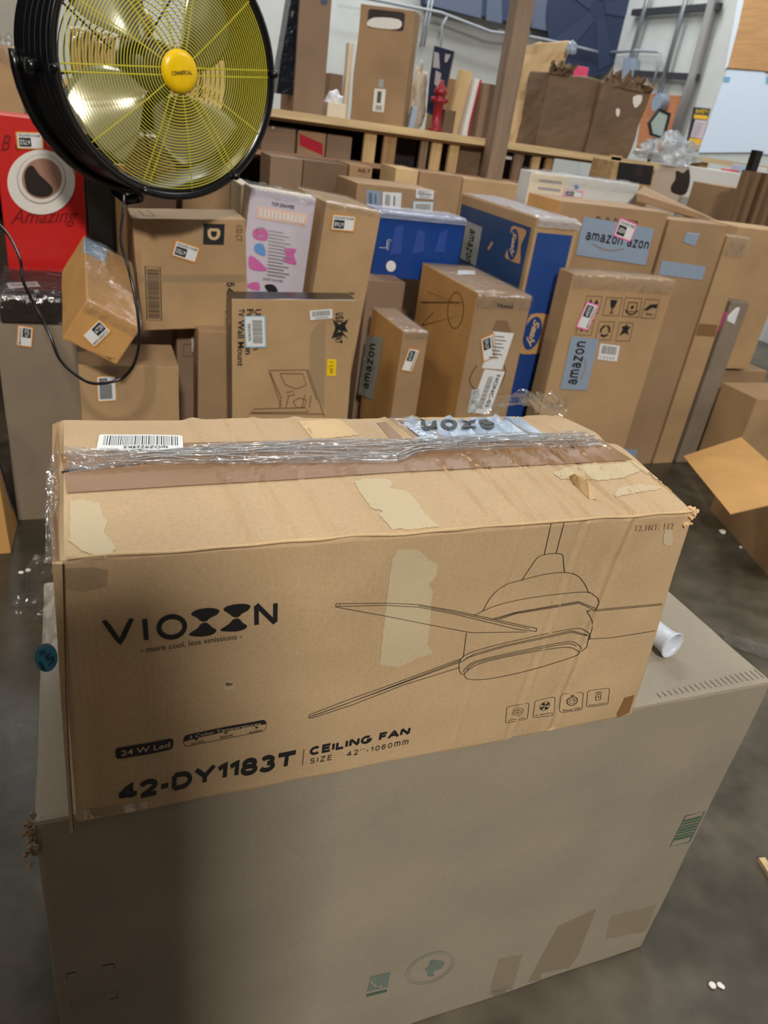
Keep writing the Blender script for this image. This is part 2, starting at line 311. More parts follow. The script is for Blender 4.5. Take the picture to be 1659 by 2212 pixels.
class Surf:
    """a printable surface: a mesh (hit by the sight line) or an infinite plane"""
    def __init__(s, bvh=None, p=None, n=None, far=False): s.bvh = bvh; s.p = p; s.n = n; s.far = far
    def hit(s, x, y):
        if s.p is not None and s.bvh: return atplane(x, y, s.p, s.n), s.n
        if s.bvh:
            loc, nn, i, d = s.bvh.ray_cast(CAM, ray(x, y).normalized())
            if loc: return loc, nn
        if s.p is not None:
            return atplane(x, y, s.p, s.n), s.n
        loc, nn, i, d = s.bvh.find_nearest(CAM + ray(x, y)*2.5); return loc, nn
    def snap(s, q, n):
        if s.bvh:
            loc, nn, i, d = s.bvh.ray_cast(q+n*.04, -n, .09)
            if loc: return loc
        return q
class Decal:
    """flat print or paper lying on a surface, in pixel coordinates or in its own W x H frame"""
    def __init__(s, surf, quad=None, W=100, H=100, eps=.0005, step=.0002):
        s.S = surf; s.mb = MB(); s.mats = []; s.layer = 0; s.eps = eps + (.0008 if surf.far else 0); s.step = .0005 if surf.far else step; s.W = W; s.H = H; s.quad = None
        if quad:
            TL, TR, BL = [surf.hit(*q) for q in quad[:3]]; s.n = (TL[1]+TR[1]+BL[1]).normalized()
            s.O = BL[0]; s.U = (TR[0]-TL[0])/W; s.V = (TL[0]-BL[0])/H; s.quad = True
    def pt(s, x, y):
        e = s.eps + s.layer*s.step
        if s.quad:
            q = s.O + s.U*x + s.V*y; return s.S.snap(q, s.n) + s.n*e
        l, n = s.S.hit(x, y); return l + n*e
    def mi(s, m):
        if m not in s.mats: s.mats.append(m)
        return s.mats.index(m)
    def poly(s, pts, mat, sub=0, up=True):
        if up: s.layer += 1
        bm = bmesh.new(); vs = [bm.verts.new((x, y, 0)) for x, y in pts]; es = [bm.edges.new((vs[i], vs[(i+1) % len(vs)])) for i in range(len(vs))]
        bmesh.ops.triangle_fill(bm, edges=es, use_beauty=True)
        if sub:
            ml = .012/(s.U.length if s.quad else 1/1500)
            for _ in range(7):
                bm.edges.ensure_lookup_table(); L_ = [e for e in bm.edges if e.calc_length()*(1 if not s.quad else 1) > ml]
                if not L_ or len(bm.faces) > 6000: break
                bmesh.ops.subdivide_edges(bm, edges=L_, cuts=1); bmesh.ops.triangulate(bm, faces=bm.faces[:])
        bmesh.ops.triangulate(bm, faces=bm.faces[:])
        bm.verts.index_update()
        s.mb.add([s.pt(v.co.x, v.co.y) for v in bm.verts], [[v.index for v in f.verts] for f in bm.faces], s.mi(mat)); bm.free(); return s
    def rect(s, x0, y0, x1, y1, mat, r=0, sub=1, up=True):
        if r:
            P = []
            for cx, cy, a in ((x1-r, y0+r, -90), (x1-r, y1-r, 0), (x0+r, y1-r, 90), (x0+r, y0+r, 180)):
                for k in range(5): t = math.radians(a+k*22.5); P.append((cx+r*math.cos(t), cy+r*math.sin(t)))
        else: P = [(x0, y0), (x1, y0), (x1, y1), (x0, y1)]
        return s.poly(P, mat, sub, up)
    def circle(s, x, y, r, mat, ry=None, n=24, up=True): ry = ry or r; return s.poly([(x+r*math.cos(2*PI*k/n), y+ry*math.sin(2*PI*k/n)) for k in range(n)], mat, 0, up)
    def line(s, pts, w, mat, closed=False):
        """stroke of width w along pts"""
        P = [Vector((a, b)) for a, b in pts]; N = len(P); L = []; R = []
        for i in range(N):
            d = (P[(i+1) % N]-P[i-1]) if closed else (P[min(i+1, N-1)]-P[max(i-1, 0)])
            if d.length < 1e-9: d = Vector((1, 0))
            d.normalize(); n = Vector((-d.y, d.x)); L.append(P[i]+n*w/2); R.append(P[i]-n*w/2)
        vs = [s.pt(*p) for p in L+R]; fs = []
        for i in range(N if closed else N-1): j = (i+1) % N; fs.append((i, j, N+j, N+i))
        s.mb.add(vs, fs, s.mi(mat)); return s
    def text(s, t, x0, y0, x1, y1, mat, bold=0.0, spacing=1.0, shear=0, rot=0, up=True):
        if up: s.layer += 1
        vs, fs, a = text_geo(t, bold, spacing, shear); e0 = s.eps; s.eps += .0004
        if rot == 90: g = [(1-b, a_) for a_, b in vs]
        elif rot == -90: g = [(b, 1-a_) for a_, b in vs]
        else: g = vs
        s.mb.add([s.pt(x0+u*(x1-x0), y0+v*(y1-y0)) for u, v in g], fs, s.mi(mat)); s.eps = e0; return s
    def make(s, name, parent): 
        return link(name, s.mb.v, s.mb.f, s.mats, parent, fm=s.mb.m)
    def bars(s, x0, y0, x1, y1, mat, n=30, seed=1, vertical=True):
        rnd = random.Random(seed); x = x0; L = (x1-x0) if vertical else (y1-y0); p = 0; s.layer += 1
        while p < L:
            w = L/n*rnd.choice((.4, .6, 1, 1.4)); w = min(w, L-p)
            if vertical: s.rect(x0+p, y0, x0+p+w*.6, y1, mat, sub=0, up=False)
            else: s.rect(x0, y0+p, x1, y0+p+w*.6, mat, sub=0, up=False)
            p += w + L/n*.35
        return s

class Carton:
    def __init__(s, P8, label, mat, cat='box', name='cardboard_box', group=None, cuts=6, bev=.004, amp=.002, seed=0, fn=None, zb=None):
        P8 = [Vector(p) for p in P8]; c = (P8[0]+P8[1]+P8[2]+P8[3])/4
        s.root = empty(name, c, label, cat, group); s.P = P8
        bm = hexgrid(P8, cuts, bev, amp, seed, fn)
        if callable(mat): mats, pick = mat()
        else: mats, pick = [mat], None
        me = bpy.data.meshes.new('body')
        s.bvh = BVHTree.FromBMesh(bm)
        bm.faces.ensure_lookup_table()
        if pick:
            for f in bm.faces: f.material_index = pick(f)
        for v in bm.verts: v.co -= c
        bm.to_mesh(me); bm.free()
        for m in mats: me.materials.append(m)
        s.body = bpy.data.objects.new('body', me); COL.objects.link(s.body); s.body.parent = s.root; s.body['_o'] = tuple(c)
        s.S = Surf(s.bvh, far=(c.y > 1.5))
    def face(s, k):
        i = dict(front=(0, 1, 4), left=(3, 0, 7), right=(1, 2, 5), top=(4, 5, 7))[k]; P = s.P
        a, b, c = P[i[0]], P[i[1]], P[i[2]]; n = (b-a).cross(c-a).normalized()
        return Surf(s.bvh, a, n, s.S.far)
    def dec(s, quad, W=100, H=100, face=None, eps=.0005): return Decal(s.face(face) if face else s.S, quad, W, H, eps)
    def facedec(s, k, W=100, H=100):
        """frame over one whole face, origin bottom left as seen from outside"""
        i = dict(front=(4, 5, 0), left=(7, 4, 3), right=(5, 6, 1), top=(7, 6, 4))[k]; d = Decal(s.S, None, W, H)
        TL, TR, BL = s.P[i[0]], s.P[i[1]], s.P[i[2]]; d.quad = True; d.O = BL; d.U = (TR-TL)/W; d.V = (TL-BL)/H; d.n = (TR-TL).cross(TL-BL).normalized(); return d

def facing(mats_by_dir, default=0):
    """material per face direction: {'front':i,'left':i,'top':i,'right':i}"""
    D = dict(front=Vector((0, -1, 0)), left=Vector((-1, 0, 0)), top=Vector((0, 0, 1)), right=Vector((1, 0, 0)))
    def pick(f):
        for k, i in mats_by_dir.items():
            if f.normal.dot(D[k]) > .75: return i
        return default
    return pick
def pxbox(A, Y, B, C, z0, label, mat, yaw=0, side='L', lean=0, pitch=0, **kw):
    """carton from its front-left-top corner (sight line A meets plane Y), front-right-top sight line B, back-top sight line C or a depth"""
    a = aty(*A, Y); yr = math.radians(yaw)
    R = Matrix.Rotation(yr, 3, 'Z') @ Matrix.Rotation(math.radians(lean), 3, 'Y') @ Matrix.Rotation(math.radians(pitch), 3, 'X')
    u, v, w = R @ Vector((1, 0, 0)), R @ Vector((0, 1, 0)), R @ Vector((0, 0, -1))
    W = (atplane(*B, a, v)-a).dot(u) if not isinstance(B, (int, float)) else B
    if isinstance(C, (int, float)): D = C
    else:
        q = a if side == 'L' else a+u*W
        D = (atplane(*C, q, u)-q).dot(v)
    if isinstance(z0, tuple): Hh = (atplane(*z0, a, v)-a).dot(w)
    else: Hh = (a.z - z0)/abs(w.z)
    t = [a, a+u*W, a+u*W+v*D, a+v*D]; b = [p+w*Hh for p in t]
    return Carton(b+t, label, mat, **kw)

def sticker(box, quad, num, col=ORANGE, code='BRN1004752', face=None, name='sticker'):
    """inventory sticker: coloured edge, white paper, number block at upper right (the square code is left out)"""
    d = box.dec(quad, 100, 70, face, eps=.002); d.rect(0, 0, 100, 70, col, 5); d.rect(5, 5, 95, 65, WHITE, 4)
    d.rect(46, 24, 90, 60, INK); stroke_text(d, num, 50, 32, 86, 52, WHITE, .18, .22); d.text(code, 10, 9, 90, 19, INK)
    return d.make(name, box.root)
def bclabel(box, quad, W=100, H=60, seed=1, tint=WHITE, edge=None, txt='X002SX4K9N', face=None, vertical=False):
    d = box.dec(quad, W, H, face, eps=.002)
    if edge: d.rect(-4, -4, W+4, H+4, edge, 4)
    d.rect(0, 0, W, H, tint, 4)
    d.bars(W*.1, H*.35, W*.9, H*.88, INK, 34, seed); d.text(txt, W*.2, H*.1, W*.8, H*.26, INK)
    return d.make('barcode_label', box.root)
def smiletape(box, quad, W=100, H=40, txt='amazon', m=AMZ, face=None, tx=(.12, .38, .86, .74), name='printed_tape'):
    d = box.dec(quad, W, H, face, eps=.0014); d.rect(0, 0, W, H, m, 0, 2)
    stroke_text(d, txt, W*tx[0], H*tx[1], W*tx[2], H*tx[3], INK, .22, .2)
    w = tx[2]-tx[0]; P = [(W*(tx[0]+w*(.12+.5*k/10)), H*(tx[1]-.07-.10*math.sin(PI*k/10))) for k in range(11)]
    d.layer += 1; d.line(P, H*.03, plain('smile_ink', (150, 130, 110), .5)); return d.make(name, box.root)
def wrap(box, mat=None, lift=.006, amp=.008, drop=.05, name='plastic_wrap', seed=1, nx=26, ny=18, u0=0, u1=1):
    """crinkled film over the top of a carton, hanging a little over its front"""
    P = box.P; TL, TR, BR, BL = P[4], P[5], P[6], P[7]; down = (P[0]-P[4]).normalized(); vs = []; fs = []
    out = (P[4]-P[7]).normalized()
    for j in range(ny+1):
        for i in range(nx+1):
            u = u0+(u1-u0)*i/nx; t = j/ny
            if t < .25: q = TL.lerp(TR, u) + down*drop*(1-t/.25) + out*.006
            else: v = (t-.25)/.75; q = TL.lerp(TR, u).lerp(BL.lerp(BR, u), v)
            k = noise.noise(q*30+Vector((seed, 0, 0))) + .6*noise.noise(q*75+Vector((0, seed, 0)))
            nn = -down if t >= .25 else out
            vs.append(q + nn*(lift+abs(k)*amp))
    for j in range(ny):
        for i in range(nx): a = j*(nx+1)+i; fs.append((a, a+1, a+nx+2, a+nx+1))
    return link(name, vs, fs, mat or FILM, box.root, smooth=True)
def tape(box, quad, mat=TAPE, name='tape', sub=3):
    d = box.dec(None) if False else Decal(box.S); d.poly(quad, mat, sub); return d.make(name, box.root)

# ================================================================== SETTING
def floor_mat():
    m, t, b = base('concrete'); N = t.nodes.new; Lk = t.links.new
    tc = N('ShaderNodeTexCoord'); n = N('ShaderNodeTexNoise'); n.inputs['Scale'].default_value = 1.7; n.inputs['Detail'].default_value = 8; n.inputs['Roughness'].default_value = .62
    n2 = N('ShaderNodeTexNoise'); n2.inputs['Scale'].default_value = 9; n2.inputs['Detail'].default_value = 6
    n3 = N('ShaderNodeTexVoronoi'); n3.inputs['Scale'].default_value = 4.5
    for k in (n, n2, n3): Lk(tc.outputs['Object'], k.inputs['Vector'])
    r = N('ShaderNodeValToRGB'); e = r.color_ramp.elements; e[0].position = .32; e[0].color = lin((54, 49, 39)); e[1].position = .68; e[1].color = lin((106, 98, 84))
    q = e.new(.5); q.color = lin((78, 71, 58)); Lk(n.outputs[0], r.inputs[0])
    r2 = N('ShaderNodeValToRGB'); r2.color_ramp.elements[0].position = .35; r2.color_ramp.elements[0].color = (.55, .55, .55, 1); r2.color_ramp.elements[1].position = .6; r2.color_ramp.elements[1].color = (1, 1, 1, 1)
    Lk(n2.outputs[0], r2.inputs[0]); mx = N('ShaderNodeMix'); mx.data_type = 'RGBA'; mx.blend_type = 'MULTIPLY'; mx.inputs[0].default_value = .8
    Lk(r.outputs[0], mx.inputs[6]); Lk(r2.outputs[0], mx.inputs[7]); Lk(mx.outputs[2], b.inputs['Base Color'])
    rr = N('ShaderNodeMapRange'); rr.inputs['To Min'].default_value = .22; rr.inputs['To Max'].default_value = .6; Lk(n2.outputs[0], rr.inputs[0]); Lk(rr.outputs[0], b.inputs['Roughness'])
    bp = N('ShaderNodeBump'); bp.inputs['Strength'].default_value = .25; bp.inputs['Distance'].default_value = .01; Lk(n2.outputs[0], bp.inputs['Height']); Lk(bp.outputs[0], b.inputs['Normal'])
    return m
YB = 9.0; XR = YB*.676/1.006; ZC = 6.0
def struct(name, a, b, m):
    mb = MB().box(a, b); o = mb.make(name, m, origin=((a[0]+b[0])/2, (a[1]+b[1])/2, a[2])); return tag(o, kind='structure')
struct('floor', (-5, -4, -.1), (XR+.2, YB+.2, 0), floor_mat())
WALLM = plain('painted_block_wall', (196, 198, 194), .7, bump=.1, bscale=8)
def blocks(name, c):
    m, t, b = base(name); N = t.nodes.new; Lk = t.links.new
    tc = N('ShaderNodeTexCoord'); sp = N('ShaderNodeSeparateXYZ'); cb = N('ShaderNodeCombineXYZ'); ad = N('ShaderNodeMath'); ad.operation = 'ADD'
    Lk(tc.outputs['Object'], sp.inputs[0]); Lk(sp.outputs[0], ad.inputs[0]); Lk(sp.outputs[1], ad.inputs[1]); Lk(ad.outputs[0], cb.inputs[0]); Lk(sp.outputs[2], cb.inputs[1])
    br = N('ShaderNodeTexBrick'); L = lin(c); br.inputs['Color1'].default_value = L; br.inputs['Color2'].default_value = tuple(v*.95 for v in L[:3])+(1,); br.inputs['Mortar'].default_value = tuple(v*.86 for v in L[:3])+(1,)
    br.inputs['Scale'].default_value = 1; br.inputs['Brick Width'].default_value = .4; br.inputs['Row Height'].default_value = .2; br.inputs['Mortar Size'].default_value = .006
    Lk(cb.outputs[0], br.inputs['Vector']); Lk(br.outputs[0], b.inputs['Base Color']); b.inputs['Roughness'].default_value = .6
    bp = N('ShaderNodeBump'); bp.inputs['Strength'].default_value = .3; bp.inputs['Distance'].default_value = .005; bp.invert = True; Lk(br.outputs['Fac'], bp.inputs['Height']); Lk(bp.outputs[0], b.inputs['Normal'])
    return m
struct('wall_back', (-5, YB, 0), (XR+.2, YB+.2, ZC), WALLM)
struct('wall_right', (XR, -4, 0), (XR+.2, YB, ZC), WALLM)
struct('ceiling', (-5, -4, ZC), (XR+.2, YB+.2, ZC+.1), plain('ceiling_panel', (190, 190, 190), .8))

# unseen carton added behind the camera to cast the photographer's shadow
Carton([(-1.1, -.62, 0), (-.08, -.62, 0), (-.08, -.34, 0), (-1.1, -.34, 0), (-1.1, -.62, 1.86), (-.08, -.62, 1.86), (-.08, -.34, 1.86), (-1.1, -.34, 1.86)], 'unseen tall carton added behind the camera to shade the left foreground', K_MID, cuts=2)

# ================================================================== BIG GREY CARTON (foreground)
def big_fn(p, n):
    return Vector((0, 0, 0))
BX, BY, BH = -.084, .605, .719; BL_, BW = 1.0638, .4422
def onray_plane(px, p, n): return atplane(px[0], px[1], Vector(p), Vector(n))
fn_ = Vector((0, -1, 0))
top = lambda px: atz(px[0], px[1], BH)
FL, FR = aty(72, 1780, BY), aty(1660, 1490, BY)
FL.z = BH; FR.z = BH
q = [Vector((BX-.003, BY, 0)), Vector((FR.x, BY, 0)), Vector((FR.x, BY+BW+.02, 0)), Vector((BX-.003, BY+BW+.02, 0))]
tt = [Vector((FL.x, BY, BH)), Vector((FR.x, BY, BH)), Vector((FR.x, BY+BW+.02, BH)), Vector((BX-.003, BY+BW+.02, BH))]
big = Carton(q+tt, 'large plain greyish cardboard box standing on the floor under the ceiling fan box', K_GREY, cuts=24, bev=.006, amp=.0022, seed=3)
def G6(x, y): return (760+x/1.8454, 1600+y/1.8454)   # zoomed notes of the lower right
def G5(x, y): return (x/2.0738, 1700+y/2.0738)
d = Decal(big.S)
P = [G6(*p) for p in ((1330, 300), (1406, 280), (1345, 403), (1268, 422))]; d.line(P, 2.2, INKG, True)
def lp(a, b, t): return (a[0]+(b[0]-a[0])*t, a[1]+(b[1]-a[1])*t)
for k in range(7):
    t = .18+k*.10; d.line([lp(lp(P[0], P[3], t), lp(P[1], P[2], t), .06), lp(lp(P[0], P[3], t), lp(P[1], P[2], t), .94)], 3.4 if k % 3 else 4.5, INKG)
d.make('printed_barcode', big.root)
d = Decal(big.S)
c0 = G6(312, 905)
def ell(cx, cy, a, b, ang, n=36): return [(cx+a*math.cos(t)*math.cos(ang)-b*math.sin(t)*math.sin(ang), cy+a*math.cos(t)*math.sin(ang)+b*math.sin(t)*math.cos(ang)) for t in [2*PI*k/n for k in range(n)]]
d.line(ell(c0[0], c0[1], 55, 30, -.42), 1.3, INKGR, True); d.line(ell(c0[0], c0[1], 49, 26, -.42), 1, INKGR, True)
rnd = random.Random(4)
for k in range(9):
    a = rnd.uniform(0, 2*PI); r = rnd.uniform(.1, .6); x = c0[0]+42*r*math.cos(a); y = c0[1]+21*r*math.sin(a)-12*r*math.cos(a)
    d.poly(smoothpoly([(x+rnd.uniform(6, 15)*math.cos(t), y+rnd.uniform(4, 9)*math.sin(t)) for t in [2*PI*j/7 for j in range(7)]], 3), INKGR, up=False)
d.make('printed_seal', big.root)
d = Decal(big.S)
P = [G6(*p) for p in ((75, 940), (153, 922), (140, 995), (57, 1015))]
d.poly([P[0], P[1], lp(P[1], P[2], .8), lp(P[0], P[3], .8)], INKGR); d.line([P[3], P[2]], 5, INKG); d.layer += 1
cc = G6(102, 962)
for k in range(3):
    a = k*2*PI/3-.4; p0 = (cc[0]+13*math.cos(a), cc[1]+10*math.sin(a)); p1 = (cc[0]+13*math.cos(a+1.4), cc[1]+10*math.sin(a+1.4))
    d.line([p0, p1], 4, K_GREY); d.poly([(p1[0]+5*math.cos(a+2.9), p1[1]+5*math.sin(a+2.9)), (cc[0]+18*math.cos(a+1.3), cc[1]+14*math.sin(a+1.3)), (cc[0]+7*math.cos(a+1.4), cc[1]+5*math.sin(a+1.4))], K_GREY, up=False)
d.make('printed_recycling_mark', big.root)
d = Decal(big.S)
for P in (((457, 800), (512, 790), (512, 812)), ((340, 828), (297, 836), (300, 860)), ((495, 950), (526, 942), (524, 922)), ((322, 968), (322, 982))):
    d = Decal(big.S); d.line([G5(*p) for p in P], 1.6, INK); d.make('printed_corner_mark', big.root)
for Q in (((585, 868), (680, 850), (640, 990), (545, 1010)), ((820, 740), (975, 668), (905, 850), (850, 930), (700, 965)), ((1030, 700), (1215, 652), (1170, 760), (1010, 790))):
    d = Decal(big.S); d.poly([G6(*p) for p in Q], TAPEC, 3); d.make('clear_tape', big.root)
d = Decal(big.S); d.poly([G6(*p) for p in ((560, 995), (640, 975), (630, 1000), (560, 1020))], FILM, 2); d.make('clear_tape', big.root)
# worn top edge lining and ruffled corner
mb = MB(); rnd = random.Random(2)
for k in range(26):
    p = Vector((FL.x-.004+rnd.uniform(-.006, .006), BY+rnd.uniform(-.012, .01), BH-rnd.uniform(0, .05)))
    mb.tube([p, p+Vector((rnd.uniform(-.004, .004), rnd.uniform(-.004, .004), rnd.uniform(-.01, .01)))], .003, 5)
mb.make('frayed_corner', K_DIM, big.root)
mb = MB()
xs = [FR.x-.09-.011*k for k in range(0)]
# score line along the right top edge and flute marks along the front right of the lid
for k in range(20):
    x = FR.x-.01-.011*k; mb.box((x, BY+.01, BH+.0005), (x+.0018, BY+.03-.0006*k, BH+.0014))
mb.make('flute_dents', K_GREY, big.root)

# ================================================================== CEILING FAN CARTON
TX, TY = -.037, .589; TH = .338; Z0 = BH+.002
yf = TY
fl_t = aty(125, 1210, yf); fr_t = aty(1500, 1105, yf); fl_b = aty(163, 1793, yf); fr_b = aty(1367, 1545, yf)
fl_b.z = Z0; fr_b.z = Z0
bl_t = atz(130, 906, fl_t.z-.002); br_t = atz(1203, 898, (fr_t.z+fl_t.z)/2)
bl_b = Vector((bl_t.x, bl_t.y, Z0)); br_b = Vector((br_t.x, br_t.y, Z0))
zt = (fl_t.z+fr_t.z)/2
def fan_fn(p, n):
    o = Vector((0, 0, 0)); u = (p.x-fl_t.x)/(fr_t.x-fl_t.x)
    if n.y < -.8:      # front panel: pressed-in folds near the right end
        for u0, w, a in ((.775, .005, -.0016), (.785, .004, .0014), (.862, .005, .0022), (.878, .005, -.0026), (.045, .018, -.0015), (.09, .012, .0008), (.12, .012, .0006), (.66, .004, .001)):
            sl = (p.z-zt)*.10
            o.y += -a*math.exp(-((u-u0-sl)/w)**2)
        o.y += .002*math.exp(-((u-.84)/.03)**2)*(.4+.6*math.sin(p.z*30)**2)
    if n.z > .8:       # lid: ridges across, sag in the middle, lift at the right end
        for u0, w, a in ((.25, .012, .0035), (.44, .012, .003), (.56, .01, -.002), (.30, .006, -.0025), (.36, .006, .002), (.62, .005, .003), (.68, .006, .004), (.705, .005, -.003), (.76, .005, .003), (.79, .006, -.004), (.84, .006, -.004), (.87, .006, .005), (.93, .008, -.004)):
            k = u0 + .10*(p.y-yf)*(-1)
            o.z += a*math.exp(-((u-k)/w)**2)
        v = (p.y-yf)/.32
        o.z += -.006*math.exp(-((v-.56)/.05)**2) + .007*math.sin(min(1, max(0, v))*PI)
        if u > .85: o.z += .012*math.sin(min(1, (u-.85)/.15)*PI/2)*math.sin(min(1, max(0, v))*PI)
    o += n*noise.noise(p*14)*.0022
    return o
fanbox = Carton([fl_b, fr_b, br_b, bl_b, fl_t, fr_t, br_t, bl_t], 'battered brown ceiling fan box with black print lying on the large greyish carton', K_FAN, name='ceiling_fan_box', cuts=150, bev=.005, amp=.0012, seed=9, fn=fan_fn)
FS = fanbox.S
def A3(x, y): return (60+x/2.765, 1200+y/2.765)
def A4(x, y): return (600+x/1.8433, 1100+y/1.8433)
def A1(x, y): return (80+x/2.1269, 840+y/2.1269)
def A2(x, y): return (760+x/2.1269, 830+y/2.1269)
def q3(f, *p): return [f(*c) for c in p]
d = Decal(FS, q3(A3, (445, 383), (948, 340), (462, 540))); stroke_text(d, 'VIO', 0, 0, 100, 100, INK, .2, .34, 1.05); d.make('printed_brand_name', fanbox.root)
d = Decal(FS, q3(A3, (1350, 283), (1492, 266), (1352, 428))); stroke_text(d, 'N', 0, 0, 100, 100, INK, .2, 0)
d.quad = None
for P in (((975, 350), (1000, 325), (1060, 312), (1110, 312), (1143, 325), (1130, 350), (1090, 370), (1065, 390), (1035, 390), (1010, 370)),
          ((1035, 405), (1070, 400), (1100, 425), (1127, 445), (1100, 470), (1040, 482), (975, 478), (962, 468), (985, 450), (1015, 430)),
          ((1168, 322), (1190, 300), (1250, 287), (1300, 287), (1330, 298), (1315, 325), (1280, 345), (1258, 365), (1228, 365), (1200, 345)),
          ((1228, 378), (1260, 375), (1285, 400), (1310, 418), (1290, 440), (1235, 452), (1165, 450), (1150, 440), (1180, 420), (1205, 402))):
    d.poly(smoothpoly(q3(A3, *P), 5), INK, 1, False)
d.make('printed_propeller_letters', fanbox.root)
d = Decal(FS, q3(A3, (672, 545), (1278, 462), (676, 585))); d.text('- more cool, less emissions -', 0, 0, 100, 100, INK, .004); d.make('printed_slogan', fanbox.root)
d = Decal(FS, q3(A3, (522, 1146), (870, 1086), (524, 1214)), 348, 68); d.rect(0, 0, 348, 68, INK, 24, 1); d.text('24 W Led', 34, 18, 328, 52, K_FAN, .015); d.make('printed_badge', fanbox.root)
d = Decal(FS, q3(A3, (930, 1075), (1425, 978), (932, 1143)), 495, 68)
def rr(x0, y0, x1, y1, r):
    P = []
    for cx, cy, a in ((x1-r, y0+r, -90), (x1-r, y1-r, 0), (x0+r, y1-r, 90), (x0+r, y0+r, 180)):
        for k in range(6): t = math.radians(a+k*18); P.append((cx+r*math.cos(t), cy+r*math.sin(t)))
    return P
d.line(rr(0, 0, 495, 68, 26), 3, INK, True)
d.poly([p for p in rr(0, 0, 495, 68, 26) if p[1] > 34] + [(0, 34), (60, 34), (74, 22), (88, 34), (235, 34), (250, 22), (265, 34), (425, 34), (440, 22), (455, 34), (495, 34)][0:0] + [(0, 34)], INK, 1)
for x in (74, 250, 436): d.poly([(x-14, 35), (x+14, 35), (x, 22)], INK, 0, False)
d.text('3 Color Temperatures', 32, 38, 460, 62, K_FAN, .012)
for t, x in (('3000K', 40), ('4000K', 212), ('6500K', 390)): d.text(t, x, 5, x+84, 19, INK, .005)
d.make('printed_badge', fanbox.root)
d = Decal(FS, q3(A3, (538, 1362), (1605, 1158), (540, 1470))); stroke_text(d, '42-DY1183T', 0, 0, 100, 100, INK, .27, .12, 1.15); d.make('printed_model_number', fanbox.root)
d = Decal(FS, q3(A4, (128, 947), (530, 864), (125, 981))); stroke_text(d, 'CEILING FAN', 0, 0, 100, 100, INK, .29, .14, 1.1); d.make('printed_title', fanbox.root)
d = Decal(FS, q3(A4, (130, 991), (522, 915), (127, 1012))); stroke_text(d, "SIZE   42''-1060mm", 0, 0, 100, 100, INK, .16, .42); d.make('printed_size', fanbox.root)
d = Decal(FS); d.line(q3(A4, (104, 954), (98, 1018)), 1.6, INK); d.make('printed_rule', fanbox.root)
# line drawing of the fan
d = Decal(FS, eps=.0009)
LN = [(((1088, 52), (1060, 180)), 0), (((1140, 48), (1107, 175)), 0),
 (((972, 280), (1015, 215), (1035, 190), (1060, 180), (1100, 174), (1132, 180), (1136, 210), (1141, 250)), 1),
 (((815, 405), (850, 345), (905, 300), (972, 280), (1060, 258), (1140, 250), (1190, 262), (1220, 295), (1238, 333)), 1),
 (((782, 420), (870, 382), (1000, 352), (1210, 328), (1260, 342), (1277, 365), (1270, 390), (1262, 398)), 1),
 (((850, 437), (950, 408), (1195, 366), (1262, 392)), 0), (((880, 437), (945, 415), (1200, 373), (1255, 397)), 0), (((865, 437), (948, 411), (1198, 369)), 0),
 (((232, 374), (430, 372), (560, 378), (700, 402), (1030, 473), (1028, 485), (950, 476), (700, 415), (560, 388), (430, 381), (232, 385)), 0),
 (((560, 382), (700, 408), (1000, 474)), 0),
 (((232, 374), (229, 386), (240, 389), (420, 422), (600, 458), (770, 490), (990, 487)), 0), (((248, 374), (244, 385)), 0),
 (((750, 490), (738, 588)), 0), (((1240, 420), (1252, 450), (1250, 480), (1240, 505)), 1), (((1230, 402), (1234, 415), (1243, 420)), 0),
 (((722, 640), (724, 605), (760, 572), (900, 532), (1170, 475), (1225, 484), (1243, 500), (1240, 518)), 1), (((728, 608), (780, 575), (900, 541), (1170, 482), (1235, 500)), 0), (((750, 590), (905, 545), (1170, 488), (1232, 503)), 0),
 (((722, 640), (728, 652), (742, 658)), 0), (((1240, 500), (1230, 548), (1212, 562), (1196, 566)), 0),
 (((740, 648), (748, 630), (800, 600), (1000, 555), (1155, 526), (1195, 538), (1208, 556)), 1),
 (((742, 660), (750, 645), (800, 614), (900, 588), (1050, 560), (1150, 548), (1193, 562), (1193, 578), (1140, 598), (1000, 640), (850, 672), (765, 676), (742, 662)), 1),
 (((750, 640), (800, 606), (1000, 562), (1150, 534), (1190, 545)), 1),
 (((125, 817), (250, 768), (480, 686), (727, 594)), 0), (((125, 826), (270, 774), (727, 600)), 0), (((125, 817), (122, 828), (134, 830), (300, 776), (500, 698), (724, 628)), 0), (((134, 822), (280, 770), (727, 606)), 0),
 (((1230, 402), (1555, 372)), 0), (((1232, 407), (1556, 377)), 0), (((1556, 371), (1557, 378)), 0), (((1240, 515), (1330, 510), (1517, 480)), 0)]
for P, sm in LN:
    P = q3(A4, *P)
    if sm: P = smoothpoly(P, 5, False)
    else: P = [lp(P[i], P[i+1], t/12) for i in range(len(P)-1) for t in range(12)]+[P[-1]]
    d.line(P, 1.25, INK)
d.make('printed_fan_drawing', fanbox.root)
